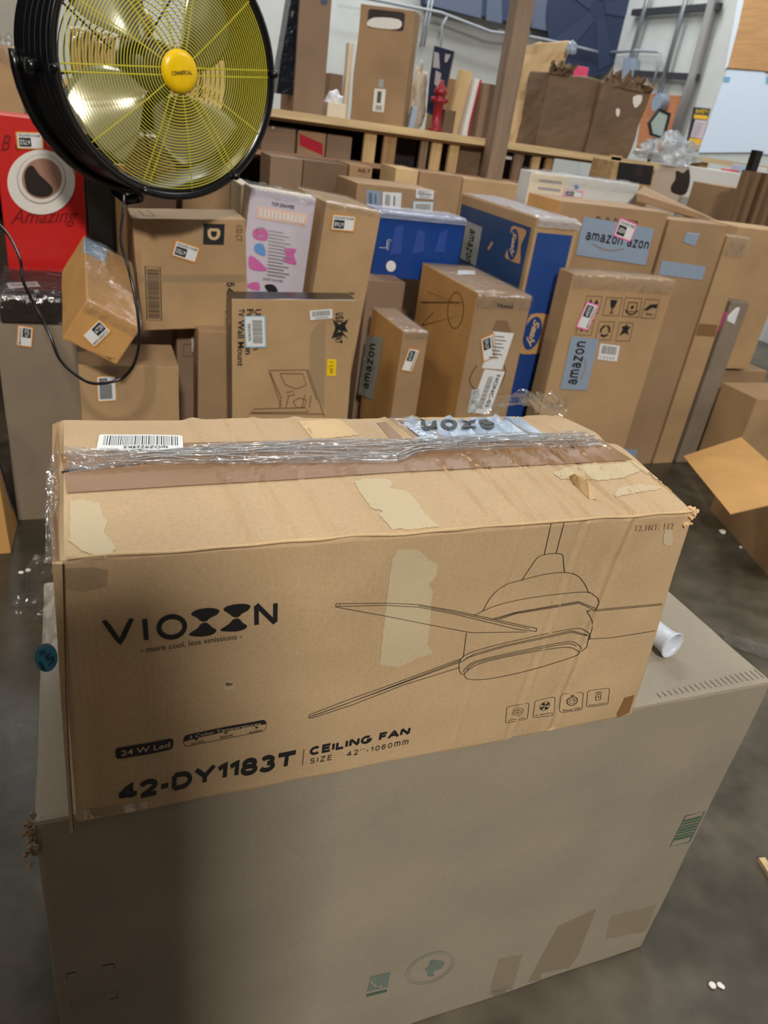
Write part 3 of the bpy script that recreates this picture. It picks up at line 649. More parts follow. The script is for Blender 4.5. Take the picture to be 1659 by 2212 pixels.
# four feature icons
for qd, kind, txt in ((((912, 786), (1001, 770), (906, 852)), 'gear', 'Copper Motor'), (((1024, 762), (1105, 746), (1016, 830)), 'fan', '6 Speed'), (((1127, 740), (1216, 727), (1121, 808)), 'timer', 'Timer Off'), (((1234, 722), (1321, 711), (1228, 788)), 'remote', 'Remote Control')):
    d = Decal(FS, q3(A4, *qd)); d.line(rr(0, 0, 100, 100, 12), 2.6, INK, True); C = (52, 58)
    circ = lambda r, n=20, c=C: [(c[0]+r*math.cos(2*PI*k/n), c[1]+r*math.sin(2*PI*k/n)) for k in range(n)]
    if kind == 'gear':
        d.line([(C[0]+(25 if k % 4 < 2 else 19)*math.cos(2*PI*k/32), C[1]+(25 if k % 4 < 2 else 19)*math.sin(2*PI*k/32)) for k in range(32)], 2.4, INK, True); d.line([(55, 68), (47, 57), (57, 59), (49, 47)], 3, INK); d.line(circ(11), 2, INK, True)
    if kind == 'fan':
        d.line(circ(25), 2.6, INK, True)
        for k in range(4): a = k*PI/2+.4; d.poly(smoothpoly([(C[0]+r*math.cos(a+t), C[1]+r*math.sin(a+t)) for r, t in ((3, 0), (14, -.35), (22, -.1), (22, .5), (12, .55))], 3), INK, up=False)
    if kind == 'timer':
        d.line(circ(23), 4, INK, True); d.line(circ(13), 2.4, INK, True); d.line([C, (C[0]+8, C[1]+6)], 3, INK); d.rect(C[0]-7, C[1]+27, C[0]+7, C[1]+33, INK)
    if kind == 'remote':
        d.line(rr(C[0]-12, C[1]-22, C[0]+10, C[1]+10, 4), 3, INK, True); d.circle(C[0]-1, C[1]-3, 4, INK)
        for r in (10, 18): d.line([(C[0]+r*math.cos(t), C[1]+12+r*math.sin(t)*.8) for t in [PI*.2+PI*.6*k/8 for k in range(9)]], 3, INK)
    d.text(txt, 10, 8, 90, 18, INK); d.make('printed_icon', fanbox.root)
# faint ink stamps near the top right
d = Decal(FS, q3(A2, (1305, 645), (1480, 635), (1303, 675))); d.text('12.1MT: 112', 0, 0, 100, 100, K_MID, .01, 1.2); d.make('printed_stamp', fanbox.root)
# torn paper patches
def tear(pts, jag=1.6, seed=1):
    rnd = random.Random(seed); out = []
    for i in range(len(pts)):
        a, b = pts[i], pts[(i+1) % len(pts)]; n = max(1, int(math.dist(a, b)/5))
        for k in range(n): out.append((a[0]+(b[0]-a[0])*k/n+rnd.uniform(-jag, jag), a[1]+(b[1]-a[1])*k/n+rnd.uniform(-jag, jag)))
    return out
for i, (f, P) in enumerate(((A4, ((475, 160), (560, 158), (590, 190), (635, 220), (632, 260), (600, 300), (615, 325), (605, 430), (595, 540), (618, 570), (560, 590), (490, 625), (405, 620), (418, 500), (430, 380), (445, 270), (455, 200))),
    (A2, ((8, 450), (60, 437), (150, 435), (190, 450), (175, 480), (250, 490), (290, 530), (330, 590), (398, 655), (290, 668), (185, 668), (125, 600), (140, 585), (90, 570), (40, 500))),
    (A2, ((925, 410), (1000, 380), (1100, 370), (1270, 362), (1325, 400), (1250, 430), (1130, 445), (1050, 430), (960, 440))),
    (A2, ((1205, 510), (1225, 480), (1300, 462), (1380, 465), (1425, 480), (1350, 492), (1260, 510), (1215, 520))),
    (A2, ((1430, 700), (1440, 670), (1465, 665), (1475, 700), (1465, 745), (1430, 735))),
    (A1, ((150, 520), (200, 510), (290, 530), (300, 580), (325, 610), (310, 660), (365, 740), (320, 775), (210, 750), (150, 700))),
    (A1, ((1200, 150), (1390, 140), (1480, 215), (1270, 235))))):
    d = Decal(FS); d.poly(tear(q3(f, *P), 1.3, i), K_PALE if i == 6 else PATCH, 3); d.make('torn_patch', fanbox.root)
for wd, mt, ep in ((9, PATCH, .0007), (3.2, K_PALE, .0012)):
    d = Decal(FS, eps=ep); rl = random.Random(5); P = q3(A2, (1120, 250), (1180, 285), (1300, 352), (1400, 415), (1500, 490), (1585, 560)); P = [lp(P[i], P[i+1], t/10) for i in range(len(P)-1) for t in range(10)]
    d.line([(a_-8+rl.uniform(-1.5, 1.5), b_+3+rl.uniform(-1.5, 1.5)) for a_, b_ in P], wd, mt); d.make('worn_edge', fanbox.root)
# punctures
for P in (((1170, 775), (1180, 745), (1215, 748), (1238, 770), (1225, 795), (1180, 800)),):
    d = Decal(FS); d.poly(smoothpoly(q3(A3, *P), 3), PATCH, 1); d.poly(smoothpoly(q3(A3, (1178, 772), (1185, 755), (1212, 758), (1226, 768), (1200, 776)), 3), K_DRK, 0); d.make('puncture', fanbox.root)
# torn-up cardboard flake and dent in the lid
def blob(name, pts, mat, parent, hh=.01, n=3):
    """raised flake: outline hit on the lid, middle lifted"""
    S = [FS.hit(*p) for p in pts]; c = sum((s_[0] for s_ in S), Vector())/len(S); nn = S[0][1]
    vs = [s_[0]+s_[1]*.0006 for s_ in S] + [s_[0].lerp(c, .5)+s_[1]*hh for s_ in S] + [c+nn*hh*.35]; N = len(S)
    fs = [(i, (i+1) % N, N+(i+1) % N, N+i) for i in range(N)] + [(N+i, N+(i+1) % N, 2*N) for i in range(N)]
    return link(name, vs, fs, mat, parent)
blob('torn_flake', q3(A2, (995, 425), (1045, 430), (1085, 470), (1122, 530), (1090, 528), (1050, 490), (1010, 450)), K_PALE, fanbox.root, .013)
# lid tape, seam, front edge roll
d = Decal(FS, eps=.0012); d.poly(q3(A1, (138, 483), (700, 448), (1100, 425), (1640, 388))+q3(A2, (990, 368), (1290, 352), (1150, 262))+q3(A1, (1600, 232), (690, 252), (115, 300)), TAPE, 4); d.make('packing_tape', fanbox.root)
d = Decal(FS, eps=.002); d.line(smoothpoly(q3(A1, (118, 388), (200, 374), (330, 362), (500, 350)), 4, False), 3.2, DARKB); d.make('lid_gap', fanbox.root)
d = Decal(FS); d.poly(q3(A2, (90, 150), (130, 148), (235, 250), (185, 262)), TAPE, 2); d.make('packing_tape', fanbox.root)
# printed blue-grey parcel tape, upside down, at the back right of the lid
d = Decal(FS, q3(A2, (905, 255), (325, 268), (745, 140)), 100, 40, eps=.0022); d.quad = None; d.poly(q3(A2, (195, 152), (530, 145), (740, 138), (900, 250), (640, 272), (340, 272)), AMZ, 4); d.make('printed_tape', fanbox.root)
d = Decal(FS, q3(A2, (655, 178), (312, 200), (665, 212)), eps=.002); d.O, d.U, d.V = d.O, d.U, d.V
d = Decal(FS, q3(A2, (668, 214), (322, 228), (650, 176)), eps=.0042); stroke_text(d, 'azon', 0, 0, 100, 100, INK, .22, .2); d.make('tape_lettering', fanbox.root)
# barcode label at the left of the lid (upside down)
d = Decal(FS, q3(A1, (672, 296), (272, 292), (668, 222)), 100, 34, eps=.0022); d.rect(0, 0, 100, 34, WHITE, 3, 2)
d.bars(6, 3, 94, 23, INK, 46, 5); d.text('spOZ9224KS', 18, 24, 70, 31, INK, .01); d.make('barcode_label', fanbox.root)
# stretch film bunched along the lid
def ribbon(name, L, R, nu, nv, lift, amp, mat, parent, seed=0, snap=True, along=3, across=60):
    """strip between two pixel polylines on the lid, ridged lengthwise"""
    def samp(P, t):
        k = t*(len(P)-1); i = min(int(k), len(P)-2); return lp(P[i], P[i+1], k-i)
    vs = []
    for i in range(nu+1):
        a, b = samp(L, i/nu), samp(R, i/nu); ha, hb = FS.hit(*a), FS.hit(*b)
        for j in range(nv+1):
            t = j/nv; q = ha[0].lerp(hb[0], t); nn = Vector((0, 0, 1)); q = FS.snap(q, nn)
            k = abs(noise.noise(Vector((i/nu*along*6+seed, t*across*.25, seed)))) + .5*abs(noise.noise(Vector((i/nu*along*20, t*across*.6, seed+5))))
            vs.append(q+nn*(lift+amp*k*math.sin(PI*min(1, max(0, t*.9+.05)))))
    fs = [(i*(nv+1)+j, i*(nv+1)+j+1, (i+1)*(nv+1)+j+1, (i+1)*(nv+1)+j) for i in range(nu) for j in range(nv)]
    return link(name, vs, fs, mat, parent, smooth=True)
ribbon('stretch_film', q3(A1, (120, 270), (500, 292), (900, 268), (1280, 245), (1650, 250))+q3(A2, (330, 262), (700, 240), (1100, 235)), q3(A1, (150, 395), (500, 352), (900, 352), (1280, 352), (1650, 345))+q3(A2, (330, 322), (700, 305), (1165, 290)), 140, 26, .002, .010, FILM2, fanbox.root, 3)
ribbon('stretch_film', q3(A2, (160, 160), (500, 140), (820, 140)), q3(A2, (300, 262), (600, 262), (1080, 250)), 60, 24, .0025, .006, FILM, fanbox.root, 8, along=5, across=20)
# wrinkle strands whitened to paint glints along the film
STR = film('film_glint', c=(240, 244, 250), gl=.35, rough=.1, bump=0, dens=.12)
mb = MB(); rnd = random.Random(31)
def samp(P, t):
    k = t*(len(P)-1); i = min(int(k), len(P)-2); return lp(P[i], P[i+1], k-i)
LU = q3(A1, (120, 270), (500, 296), (900, 272), (1280, 250), (1650, 252))+q3(A2, (330, 264), (700, 244), (1100, 238)); LD = q3(A1, (150, 395), (500, 350), (900, 350), (1280, 350), (1650, 345))+q3(A2, (330, 320), (700, 303), (1160, 290))
for k in range(46):
    t0_, ln, v0 = rnd.uniform(0, .75), rnd.uniform(.15, .5), rnd.random(); pts = []
    for i in range(16):
        t = min(1, t0_+ln*i/15); v = min(1, max(0, v0+.10*math.sin(i*.35+k))); a = lp(samp(LU, t), samp(LD, t), v); h_ = FS.hit(*a)[0]; pts.append(h_+Vector((0, 0, .006+.004*noise.noise(h_*30+Vector((k, 0, 0))))))
    mb.tube(pts, rnd.uniform(.0003, .0008), 5)
mb.make('film_wrinkle_glints', STR, fanbox.root, True)
def tubefilm(name, pts, w, parent, mat, seed=1, nv=6):
    """loose crumpled ribbon of film along a 3D path"""
    pts = [Vector(p) for p in pts]; dense = []
    for i in range(len(pts)-1):
        for k in range(8): dense.append(pts[i].lerp(pts[i+1], k/8))
    dense.append(pts[-1]); vs = []; N = len(dense)
    for i, p in enumerate(dense):
        d_ = (dense[min(i+1, N-1)]-dense[max(0, i-1)]).normalized(); s_ = d_.cross(Vector((.3, 1, .2))).normalized(); t_ = d_.cross(s_)
        for j in range(nv+1):
            u = j/nv-.5; nz = noise.noise(p*40+Vector((u*4, seed, 0)))
            vs.append(p + s_*u*w*(1+.5*nz) + t_*(math.sin(u*9+i*.5)*.18*w + nz*.3*w))
    fs = [(i*(nv+1)+j, i*(nv+1)+j+1, (i+1)*(nv+1)+j+1, (i+1)*(nv+1)+j) for i in range(N-1) for j in range(nv)]
    return link(name, vs, fs, mat, parent, smooth=True)
yk = br_t.y-.005
def K(x, y, Y=None): return aty(*A2(x, y), (Y or yk))
FILM3 = film('loose_film', c=(220, 215, 205), gl=.06, bump=.4, dens=.05, rough=.12)
tubefilm('loose_film', [K(600, 150), K(640, 115), K(700, 80), K(780, 52), K(840, 78), K(860, 85)], .022, fanbox.root, FILM3, 2)
tubefilm('loose_film', [K(840, 80), K(890, 72), K(930, 72), K(965, 95), K(955, 112), K(900, 120)], .028, fanbox.root, FILM3, 5)
tubefilm('loose_film', [K(800, 62), K(860, 105), K(900, 120), K(935, 140)], .018, fanbox.root, FILM3, 7)
# left end: loose outer flaps, film pulled round the corner and hanging down
lx = fl_t.x
def A7(x, y): return (x/2.457, 850+y/2.457)
mb = MB()
for (P, t) in (((( 275, 165), (310, 150), (318, 300), (285, 370)), .0),):
    pass
def slab(name, pxs, Y0s, thick, mat, parent):
    P = [aty(*p, y) for p, y in zip(pxs, Y0s)]; return MB().prism(P, (thick, 0, 0)).make(name, mat, parent)
by_ = bl_t.y
slab('end_flap', q3(A7, (278, 165), (308, 150), (312, 300), (285, 560), (345, 900), (280, 905), (262, 640), (275, 400)), [by_-.01, by_-.01, by_-.05, by_-.13, yf+.004, yf+.004, by_-.14, by_-.07], .004, K_MID, fanbox.root)
fpts = [aty(*A7(*p), yf-.003) for p in ((276, 905), (335, 905), (342, 1200), (352, 1600), (372, 2000), (392, 2330), (372, 2335), (345, 1950), (318, 1550), (298, 1200))]
MB().prism(fpts, (0, .004, 0)).make('end_flap', K_FAN, fanbox.root)
fpts = [aty(*A7(*p), yf-.0045) for p in ((330, 905), (337, 905), (344, 1200), (354, 1600), (374, 2000), (394, 2330), (390, 2330), (369, 2000), (349, 1600), (339, 1200))]
MB().prism(fpts, (0, .001, 0)).make('flap_gap', DARKB, fanbox.root)
vs = []; fs = []; nu, nv = 40, 10
cen = q3(A7, (330, 300), (300, 420), (285, 520), (262, 640), (262, 760), (268, 900)); wid = [90, 110, 90, 50, 40, 60]; yy = [by_-.06, by_-.1, by_-.14, by_-.18, yf+.08, yf+.0]
for i in range(nu+1):
    k = i/nu*5; a = min(int(k), 4); t = k-a; c = lp(cen[a], cen[a+1], t); w = (wid[a]*(1-t)+wid[a+1]*t)/2.457; Y = yy[a]*(1-t)+yy[a+1]*t-.012
    for j in range(nv+1):
        u = j/nv-.5; vs.append(aty(c[0]+u*w, c[1], Y + .012*noise.noise(Vector((i*.35, u*5, 2)))))
fs = [(i*(nv+1)+j, i*(nv+1)+j+1, (i+1)*(nv+1)+j+1, (i+1)*(nv+1)+j) for i in range(nu) for j in range(nv)]
link('stretch_film', vs, fs, FILM3, fanbox.root, smooth=True)
tubefilm('loose_film', [aty(*A7(*p), yf+.02) for p in ((270, 880), (240, 920), (215, 1000), (190, 1080), (150, 1130), (108, 1175))], .026, fanbox.root, FILM3, 11)
tubefilm('loose_film', [aty(*A7(*p), yf+.03) for p in ((280, 1030), (262, 1100), (258, 1180), (250, 1260), (262, 1340))], .03, fanbox.root, FILM3, 13)
Sg = Surf(p=Vector((0, yf+.012, 0)), n=Vector((-.25, -1, .1)).normalized())
d = Decal(Sg); TEAL = plain('teal_sticker', (52, 132, 170), .4); TEALD = plain('teal_print', (22, 66, 96), .4)
d.circle(*A7(246, 1400), 25, TEAL, ry=31); d.quad = None
dd = Decal(Sg, q3(A7, (200, 1400), (262, 1355), (225, 1450))); dd.text('15', 0, 0, 100, 100, TEALD, .01)
dd2 = Decal(Sg, q3(A7, (208, 1352), (235, 1345), (212, 1378))); dd2.text('6', 0, 0, 100, 100, TEALD)
so = d.make('round_sticker', fanbox.root)
for x in (dd, dd2): x.eps = .0016; 
dd = Decal(Sg, q3(A7, (205, 1425), (272, 1365), (232, 1470)), eps=.0015); dd.text('15', 0, 0, 100, 100, TEALD, .01)
dd.layer = 0
me = dd.make('sticker_number', so)
dd = Decal(Sg, q3(A7, (208, 1358), (238, 1345), (214, 1388)), eps=.0015); dd.text('6', 0, 0, 100, 100, TEALD); dd.make('sticker_number', so)
for P in (((255, 905), (430, 915), (432, 1085), (300, 1040)), ((110, 1450), (430, 1440), (860, 1530), (420, 1640), (340, 1660))):
    pass
d = Decal(FS, eps=.0014); d.poly(q3(A3, (165, 70), (400, 62), (480, 80), (470, 180), (330, 210), (180, 190)), TAPEC, 3); d.make('clear_tape', fanbox.root)
d = Decal(FS, eps=.0014); d.poly(q3(A3, (330, 1505), (480, 1492), (700, 1460), (880, 1500), (560, 1590), (350, 1650)), TAPEC, 3); d.make('clear_tape', fanbox.root)
d = Decal(FS); d.poly(q3(A4, (1380, 750), (1420, 738), (1398, 810), (1335, 835), (1362, 790)), TAPE, 1); d.make('packing_tape', fanbox.root)
# rolled paper along the long front edge of the lid
pts = []
for k in range(60):
    t = k/59; p = fl_t.lerp(fr_t, .01+.985*t); pts.append(p + Vector((0, -.001+.0015*noise.noise(Vector((t*9, 0, 0))), .0015+.003*noise.noise(Vector((t*12, 3, 0))))))
MB().tube(pts, .003, 7, rs=[.0017+.0011*noise.noise(Vector((k*.3, 1, 7))) for k in range(60)]).make('edge_fold', card('worn_edge', (206, 178, 138)), fanbox.root, True)
mb = MB(); rnd = random.Random(6)
for k in range(90):
    p = fr_t + Vector((rnd.uniform(-.010, .002), rnd.uniform(-.002, .010), rnd.uniform(-.016, .002))); mb.tube([p, p+Vector((rnd.uniform(-.004, .005), rnd.uniform(-.005, .004), rnd.uniform(-.005, .004)))], rnd.uniform(.001, .0024), 5)
mb.make('frayed_corner', K_PALE, fanbox.root)

# ================================================================== WHITE RIBBED TUBE
def A8(x, y): return (1300+x/3.404, 850+y/3.404)
te = atz(*A8(548, 1890), BH+.022); ax = (te-atz(*A8(300, 1700), BH+.022)).normalized()
t0 = te-ax*.11; TW = plain('white_plastic', (206, 214, 226), .35)
prof = []
for k in range(34): h = k*.0023; prof.append((.0165+.0008*(k % 2), h))
prof += [(.0165, .08), (.017, .092), (.019, .104), (.0215, .11), (.0205, .1115), (.018, .104), (.0145, .09), (.0145, 0.0)]
c0 = t0.copy(); c0.z = BH+.0235
prof = [(r_*1.12, h_*.92) for r_, h_ in prof]; c0.z += .0022
tag(MB().lathe(c0, ax, prof, 32).make('plastic_tube', TW, None, True), 'white ribbed plastic tube with flared end lying beside the ceiling fan box', 'tube')

# ================================================================== DRUM FAN
FC = CAM + ray(371, 153)*2.02
fax = (-ray(362, 163)).normalized()
sid = fax.cross(Vector((0, 0, 1))).normalized()   # to the left of the picture seen from the camera... turned to the right below
fax = (Matrix.Rotation(math.radians(26), 3, 'Z') @ fax).normalized(); fax = (fax + Vector((0, 0, .02))).normalized()
fu = fax.orthogonal(); fu = Vector((0, 0, 1)) - fax*fax.z; fu.normalize(); fr = fu.cross(fax).normalized()   # fr = screen right, fu = up
RO = .325
fan_root = empty('drum_fan', (FC.x-fax.x*.12, FC.y-fax.y*.12, 0), 'large black drum fan with yellow wire grille and yellow hub on a dark stand', 'fan')
GY = plain('yellow_wire', (216, 206, 62), .4); HUB = plain('yellow_hub', (250, 205, 10), .3)
def fp(a, r, h=0): return FC + fr*(r*math.cos(a)) + fu*(r*math.sin(a)) + fax*h
D_ = .25
prof = [(RO-.018, .0), (RO-.004, .012), (RO+.004, .006), (RO, -.02)]
for k in range(5):
    h0 = -.02 - k*(D_-.04)/5; prof += [(RO, h0), (RO-.008, h0-.008), (RO-.008, h0-.024), (RO, h0-.034)]
prof += [(RO, -D_+.01), (RO+.006, -D_+.004), (RO+.002, -D_-.006), (RO-.02, -D_), (RO-.024, -D_+.01), (RO-.024, -.01), (RO-.018, 0)]
MB().lathe(FC, fax, prof, 96).make('drum', BLACK, fan_root, True)
NR = 33; mb = MB()
def domez(r): return 0.010 + .038*(1-(r/(RO-.02))**2)
mb = MB()
for k in range(NR):
    r = .052 + (RO-.028-.052)*k/(NR-1); mb.tube([fp(2*PI*j/72, r, domez(r)) for j in range(72)], .0013, 5, True)
mb.make('front_grille', GY, fan_root, True)
mb = MB()
def spoke(a, off=0, z=-.003):
    pts = []
    for k in range(9):
        r = .045 + (RO-.02-.045)*k/8; q = fp(a, r, domez(r)+z) + (fr*(-math.sin(a)) + fu*math.cos(a))*off; pts.append(q)
    return pts
for th in (-7, 57, 104, 173, 235, 280):
    a = math.atan2(-.83*math.tan(math.radians(th)) if False else -math.sin(math.radians(th))*.83, math.cos(math.radians(th)))
    for o_ in (-.009, .009): mb.tube(spoke(a, o_), .0019, 6)
for th in (29, 81, 135, 210, 258, 314):
    a = math.atan2(-math.sin(math.radians(th))*.83, math.cos(math.radians(th))); mb.tube(spoke(a), .0019, 6)
mb.make('grille_spokes', GY, fan_root, True)
hc = FC + fax*(domez(0)-.004)
hub = MB().lathe(hc, fax, [(.0, .017), (.034, .016), (.046, .013), (.052, .006), (.053, -.004), (.0, -.004)], 48).make('hub_cap', HUB, fan_root, True)
Sh = Surf(p=hc+fax*.0272, n=fax); vh = MB()
d = Decal(Sh); d.quad = True; d.n = fax; d.O = hc+fax*.0180-fr*.031-fu*.012; d.U = fr*.62e-3; d.V = fu*.1e-3
tlt = .16
d.U = (fr+fu*tlt).normalized()*.60e-3; stroke_text(d, 'COMMERCIAL', 0, 0, 100, 100, INK, .22, .2); d.make('hub_lettering', hub)
for th in (-7, 57, 104, 173, 235, 280):
    a = math.atan2(-math.sin(math.radians(th))*.83, math.cos(math.radians(th))); c_ = fp(a, RO-.004, .012)
    MB().lathe(c_, fax, [(0, .016), (.008, .015), (.011, .008), (.011, -.006), (0, -.006)], 14).make('knob', BLACK, fan_root, True)
# blades: three broad polished blades at rest, hub motor, rear guard
ALU = plain('fan_blade_metal', (206, 204, 186), .2, metal=.55, bump=.05, bscale=8)
for b_ in range(4):
    vs = []; nu, nv = 14, 12; a0 = b_*PI/2 + .5
    for i in range(nu+1):
        r = .075 + (RO-.05-.075)*i/nu; sp = .62 + .25*math.sin(PI*i/nu)
        for j in range(nv+1):
            t = j/nv-.5; a = a0 + t*sp*1.2 + .25*(i/nu); vs.append(fp(a, r, -.10 + t*.10*(1-.3*i/nu) + .012*math.cos(t*PI)))
    fs = [(i*(nv+1)+j, i*(nv+1)+j+1, (i+1)*(nv+1)+j+1, (i+1)*(nv+1)+j) for i in range(nu) for j in range(nv)]
    o = link('blade', vs, fs, ALU, fan_root, smooth=True); md = o.modifiers.new('s', 'SOLIDIFY'); md.thickness = .002
MB().lathe(FC-fax*.18, fax, [(0, .09), (.06, .088), (.075, .07), (.078, -.0), (.07, -.04), (0, -.045)], 32).make('motor', plain('motor_grey', (60, 60, 62), .4), fan_root, True)
mb = MB()
for k in range(14):
    r = .08 + (RO-.03-.08)*k/13; mb.tube([fp(2*PI*j/48, r, -D_-.01) for j in range(48)], .0016, 4, True)
for k in range(8): a = k*PI/4+.2; mb.tube([fp(a, .07, -D_-.012), fp(a, RO-.01, -D_)], .003, 5)
mb.make('rear_guard', BLACK, fan_root, True)
# yoke, column, base
p1 = fp(PI+.12, RO-.02, -D_*.4)
MB().lathe(p1-fr*.0, -fr, [(0, .05), (.018, .048), (.022, .03), (.012, .024), (.012, 0), (0, 0)], 16).make('tilt_knob', BLACK, fan_root, True)
p2 = fp(0, RO+.006, -D_*.55)
MB().lathe(p2, fr, [(0, .05), (.018, .048), (.022, .03), (.012, .024), (.012, 0), (0, 0)], 16).make('tilt_knob', BLACK, fan_root, True)
mb = MB(); cb = FC - fax*D_*.95
yk_ = [cb + fr*((RO+.012)*math.cos(a)) + fu*((RO+.012)*math.sin(a)) for a in [PI + PI*k/24 for k in range(25)]]
mb.tube(yk_, .013, 8); mb.make('yoke', BLACK, fan_root, True)
bt = Vector((cb.x, cb.y, cb.z-RO-.03))
colx = aty(215, 440, 2.73)
mb = MB(); mb.box((colx.x-.035, colx.y-.03, .03), (colx.x+.035, colx.y+.03, 1.16)); mb.make('column', BLACK, fan_root)
MB().tube([bt, bt-fax*.08-Vector((0, 0, .02)), Vector((colx.x, colx.y, 1.15))], .02, 8).make('yoke_arm', BLACK, fan_root, True)
MB().box((colx.x-.10, colx.y-.05, 0), (colx.x+.10, colx.y+.07, .03)).make('base_plate', BLACK, fan_root)
# power cord hanging in a loop
Yc = 2.13
def C4(x, y): return (x/2.9625, 420+y/2.9625)
cp = [(C4(795, 0), 2.3), (C4(790, 100), 2.28), (C4(775, 300), 2.2), (C4(830, 500), 2.13), (C4(880, 750), 2.09), (C4(890, 950), 2.07), (C4(850, 1100), 2.06), (C4(760, 1185), 2.06), (C4(600, 1210), 2.05), (C4(480, 1150), 2.05), (C4(380, 1050), 2.06), (C4(320, 900), 2.08), (C4(240, 740), 2.12), (C4(150, 560), 2.2), (C4(130, 420), 2.26), (C4(60, 270), 2.4), (C4(-30, 170), 2.5)]
pp = [aty(p[0], p[1], y) for p, y in cp]; dn = []
for i in range(len(pp)-1):
    a, b, c, e = pp[max(0, i-1)], pp[i], pp[i+1], pp[min(len(pp)-1, i+2)]
    for j in range(6): t = j/6; dn.append(.5*((2*b)+(-a+c)*t+(2*a-5*b+4*c-e)*t*t+(-a+3*b-3*c+e)*t**3))
MB().tube(dn, .0042, 7).make('power_cord', BLACK, fan_root, True)

# ================================================================== CARTONS BEHIND (rows on the floor)
def P5(x, y): return (480+x/3.1302, 340+y/3.1302)
def P6(x, y): return (860+x/3.7705, 340+y/3.7705)
def P7(x, y): return (1140+x/3.1965, 350+y/3.1965)
def P2(x, y): return (560+x/2.9625, y/2.9625)
def P3(x, y): return (1060+x/2.7696, y/2.7696)
GC = 'cartons standing on the warehouse floor'
# --- front row, left to right
greyb = pxbox((-12, 700), 2.55, (168, 716), .34, 0, 'dull grey-brown carton at the far left under the dark film-wrapped box', K_DUST, group=GC)
sticker(greyb, q3(C4, (205, 980), (215, 850), (105, 965)), '4720')
drk = pxbox(C4(-20, 625), 2.56, C4(395, 640), .33, greyb.P[4].z+.003, 'dark brown carton in shiny black film lying on the grey-brown carton', DARKB, name='wrapped_box')
d = drk.dec(q3(C4, (288, 300), (440, 300), (290, 350))); d.rect(0, 0, 100, 100, plain('pink_grey_label', (190, 160, 165), .5)); d.text('LB 102', 10, 30, 70, 70, INKB); d.make('label', drk.root)
d = drk.dec(q3(C4, (150, 395), (260, 395), (155, 480))); stroke_text(d, 'XON', 0, 0, 100, 100, INKB, .2); d.make('printed_name', drk.root)
d = drk.dec(q3(C4, (40, 570), (235, 560), (60, 605))); d.rect(0, 0, 100, 100, WHITE); d.text('FRAGILE 04', 10, 30, 90, 70, INKB); d.make('label', drk.root)
wrap(drk, film('dark_film', c=(40, 34, 36), gl=.1, bump=.6, dens=.1), drop=.09, seed=4)
woodc = None
a_ = atz(24, 1196, 0); b_ = atz(52, 1130, 0)
x1 = a_.x
P8 = [(x1-.4, a_.y, 0), (x1, a_.y, 0), (x1+.01, b_.y, 0), (x1-.4, b_.y, 0), (x1-.4, a_.y, .52), (x1-.015, a_.y, .52), (x1-.06, b_.y, .52), (x1-.4, b_.y, .52)]
edgec = Carton(P8, 'tan carton with a blue edge strip cut off by the left edge of the picture', K_ORG, group=GC)
d = Decal(edgec.S, None); d.quad = True; P = edgec.P
d.O = P[2]; d.n = Vector((1, 0, 0)); d.U = (P[2]-P[1]).normalized()*.0003; d.V = (P[6]-P[2])/100; d.O = P[2]-d.U*110
d.rect(0, 0, 100, 98, BLUE); d.make('blue_edge_strip', edgec.root)
labb = pxbox(C4(500, 1092), 2.42, C4(1147, 1142), .24, 0, 'brown carton with a shiny silver label behind the loop of the fan cord', K_TAN, seed=2, group=GC)
d = labb.dec(q3(C4, (622, 1168), (735, 1162), (630, 1322)), 100, 130); d.rect(-5, -5, 105, 135, ORANGE, 5); d.rect(0, 0, 100, 130, WHITE, 5); d.rect(10, 100, 55, 122, INK); stroke_text(d, '4700', 14, 104, 50, 118, WHITE); d.rect(10, 12, 80, 90, plain('silver_label', (188, 192, 198), .2, metal=.6)); d.make('silver_label', labb.root)
tape(labb, q3(C4, (640, 1092), (760, 1098), (760, 1230), (640, 1235)), TAPEC)
smb = pxbox(C4(1130, 855), 2.72, C4(1300, 862), .2, 0, 'narrow dark carton in shade between the labelled carton and the tan one', K_DIM, seed=4, group=GC)
sticker(smb, q3(C4, (1268, 1005), (1262, 905), (1228, 1005)), '4730')
d = smb.dec(q3(C4, (1170, 955), (1240, 955), (1170, 1040))); d.line(rr(5, 5, 95, 95, 4), 6, INKB, True); d.make('printed_frame', smb.root)
tanb = pxbox(C4(1270, 872), 2.55, C4(1500, 878), .12, 0, 'plain olive-tan carton partly hidden by the wall mount box', K_MID, seed=5, group=GC)
# long taped box propped up towards the camera
n4 = [C4(*p) for p in ((555, 670), (905, 850), (745, 1090), (395, 930))]
Yn = 2.24; near = [aty(*p, Yn) for p in n4]; near[3].y += .01
f1 = aty(*C4(535, 262), 2.64); dv = f1-near[0]
ctr = sum(near, Vector())/4
near = [ctr+(p-ctr) for p in near]; far = [p+dv for p in near]
# order: bottom fl fr br bl, top fl fr br bl
longb = Carton([near[3], near[2], far[2], far[3], near[0], near[1], far[1], far[0]], 'long taped brown box tilted on its edge with an orange-rimmed sticker on its end', K_ORG, name='long_box', seed=8)
sticker(longb, q3(C4, (522, 900), (635, 790), (605, 982)), '4729')
d = longb.dec(q3(C4, (545, 275), (690, 300), (530, 400))); d.rect(0, 0, 100, 100, AMZ); d.make('printed_tape', longb.root)
tape(longb, q3(C4, (400, 905), (560, 1000), (770, 1060), (745, 1088), (395, 930)), TAPE)
wrap(longb, lift=.004, amp=.006, drop=.03, seed=9)
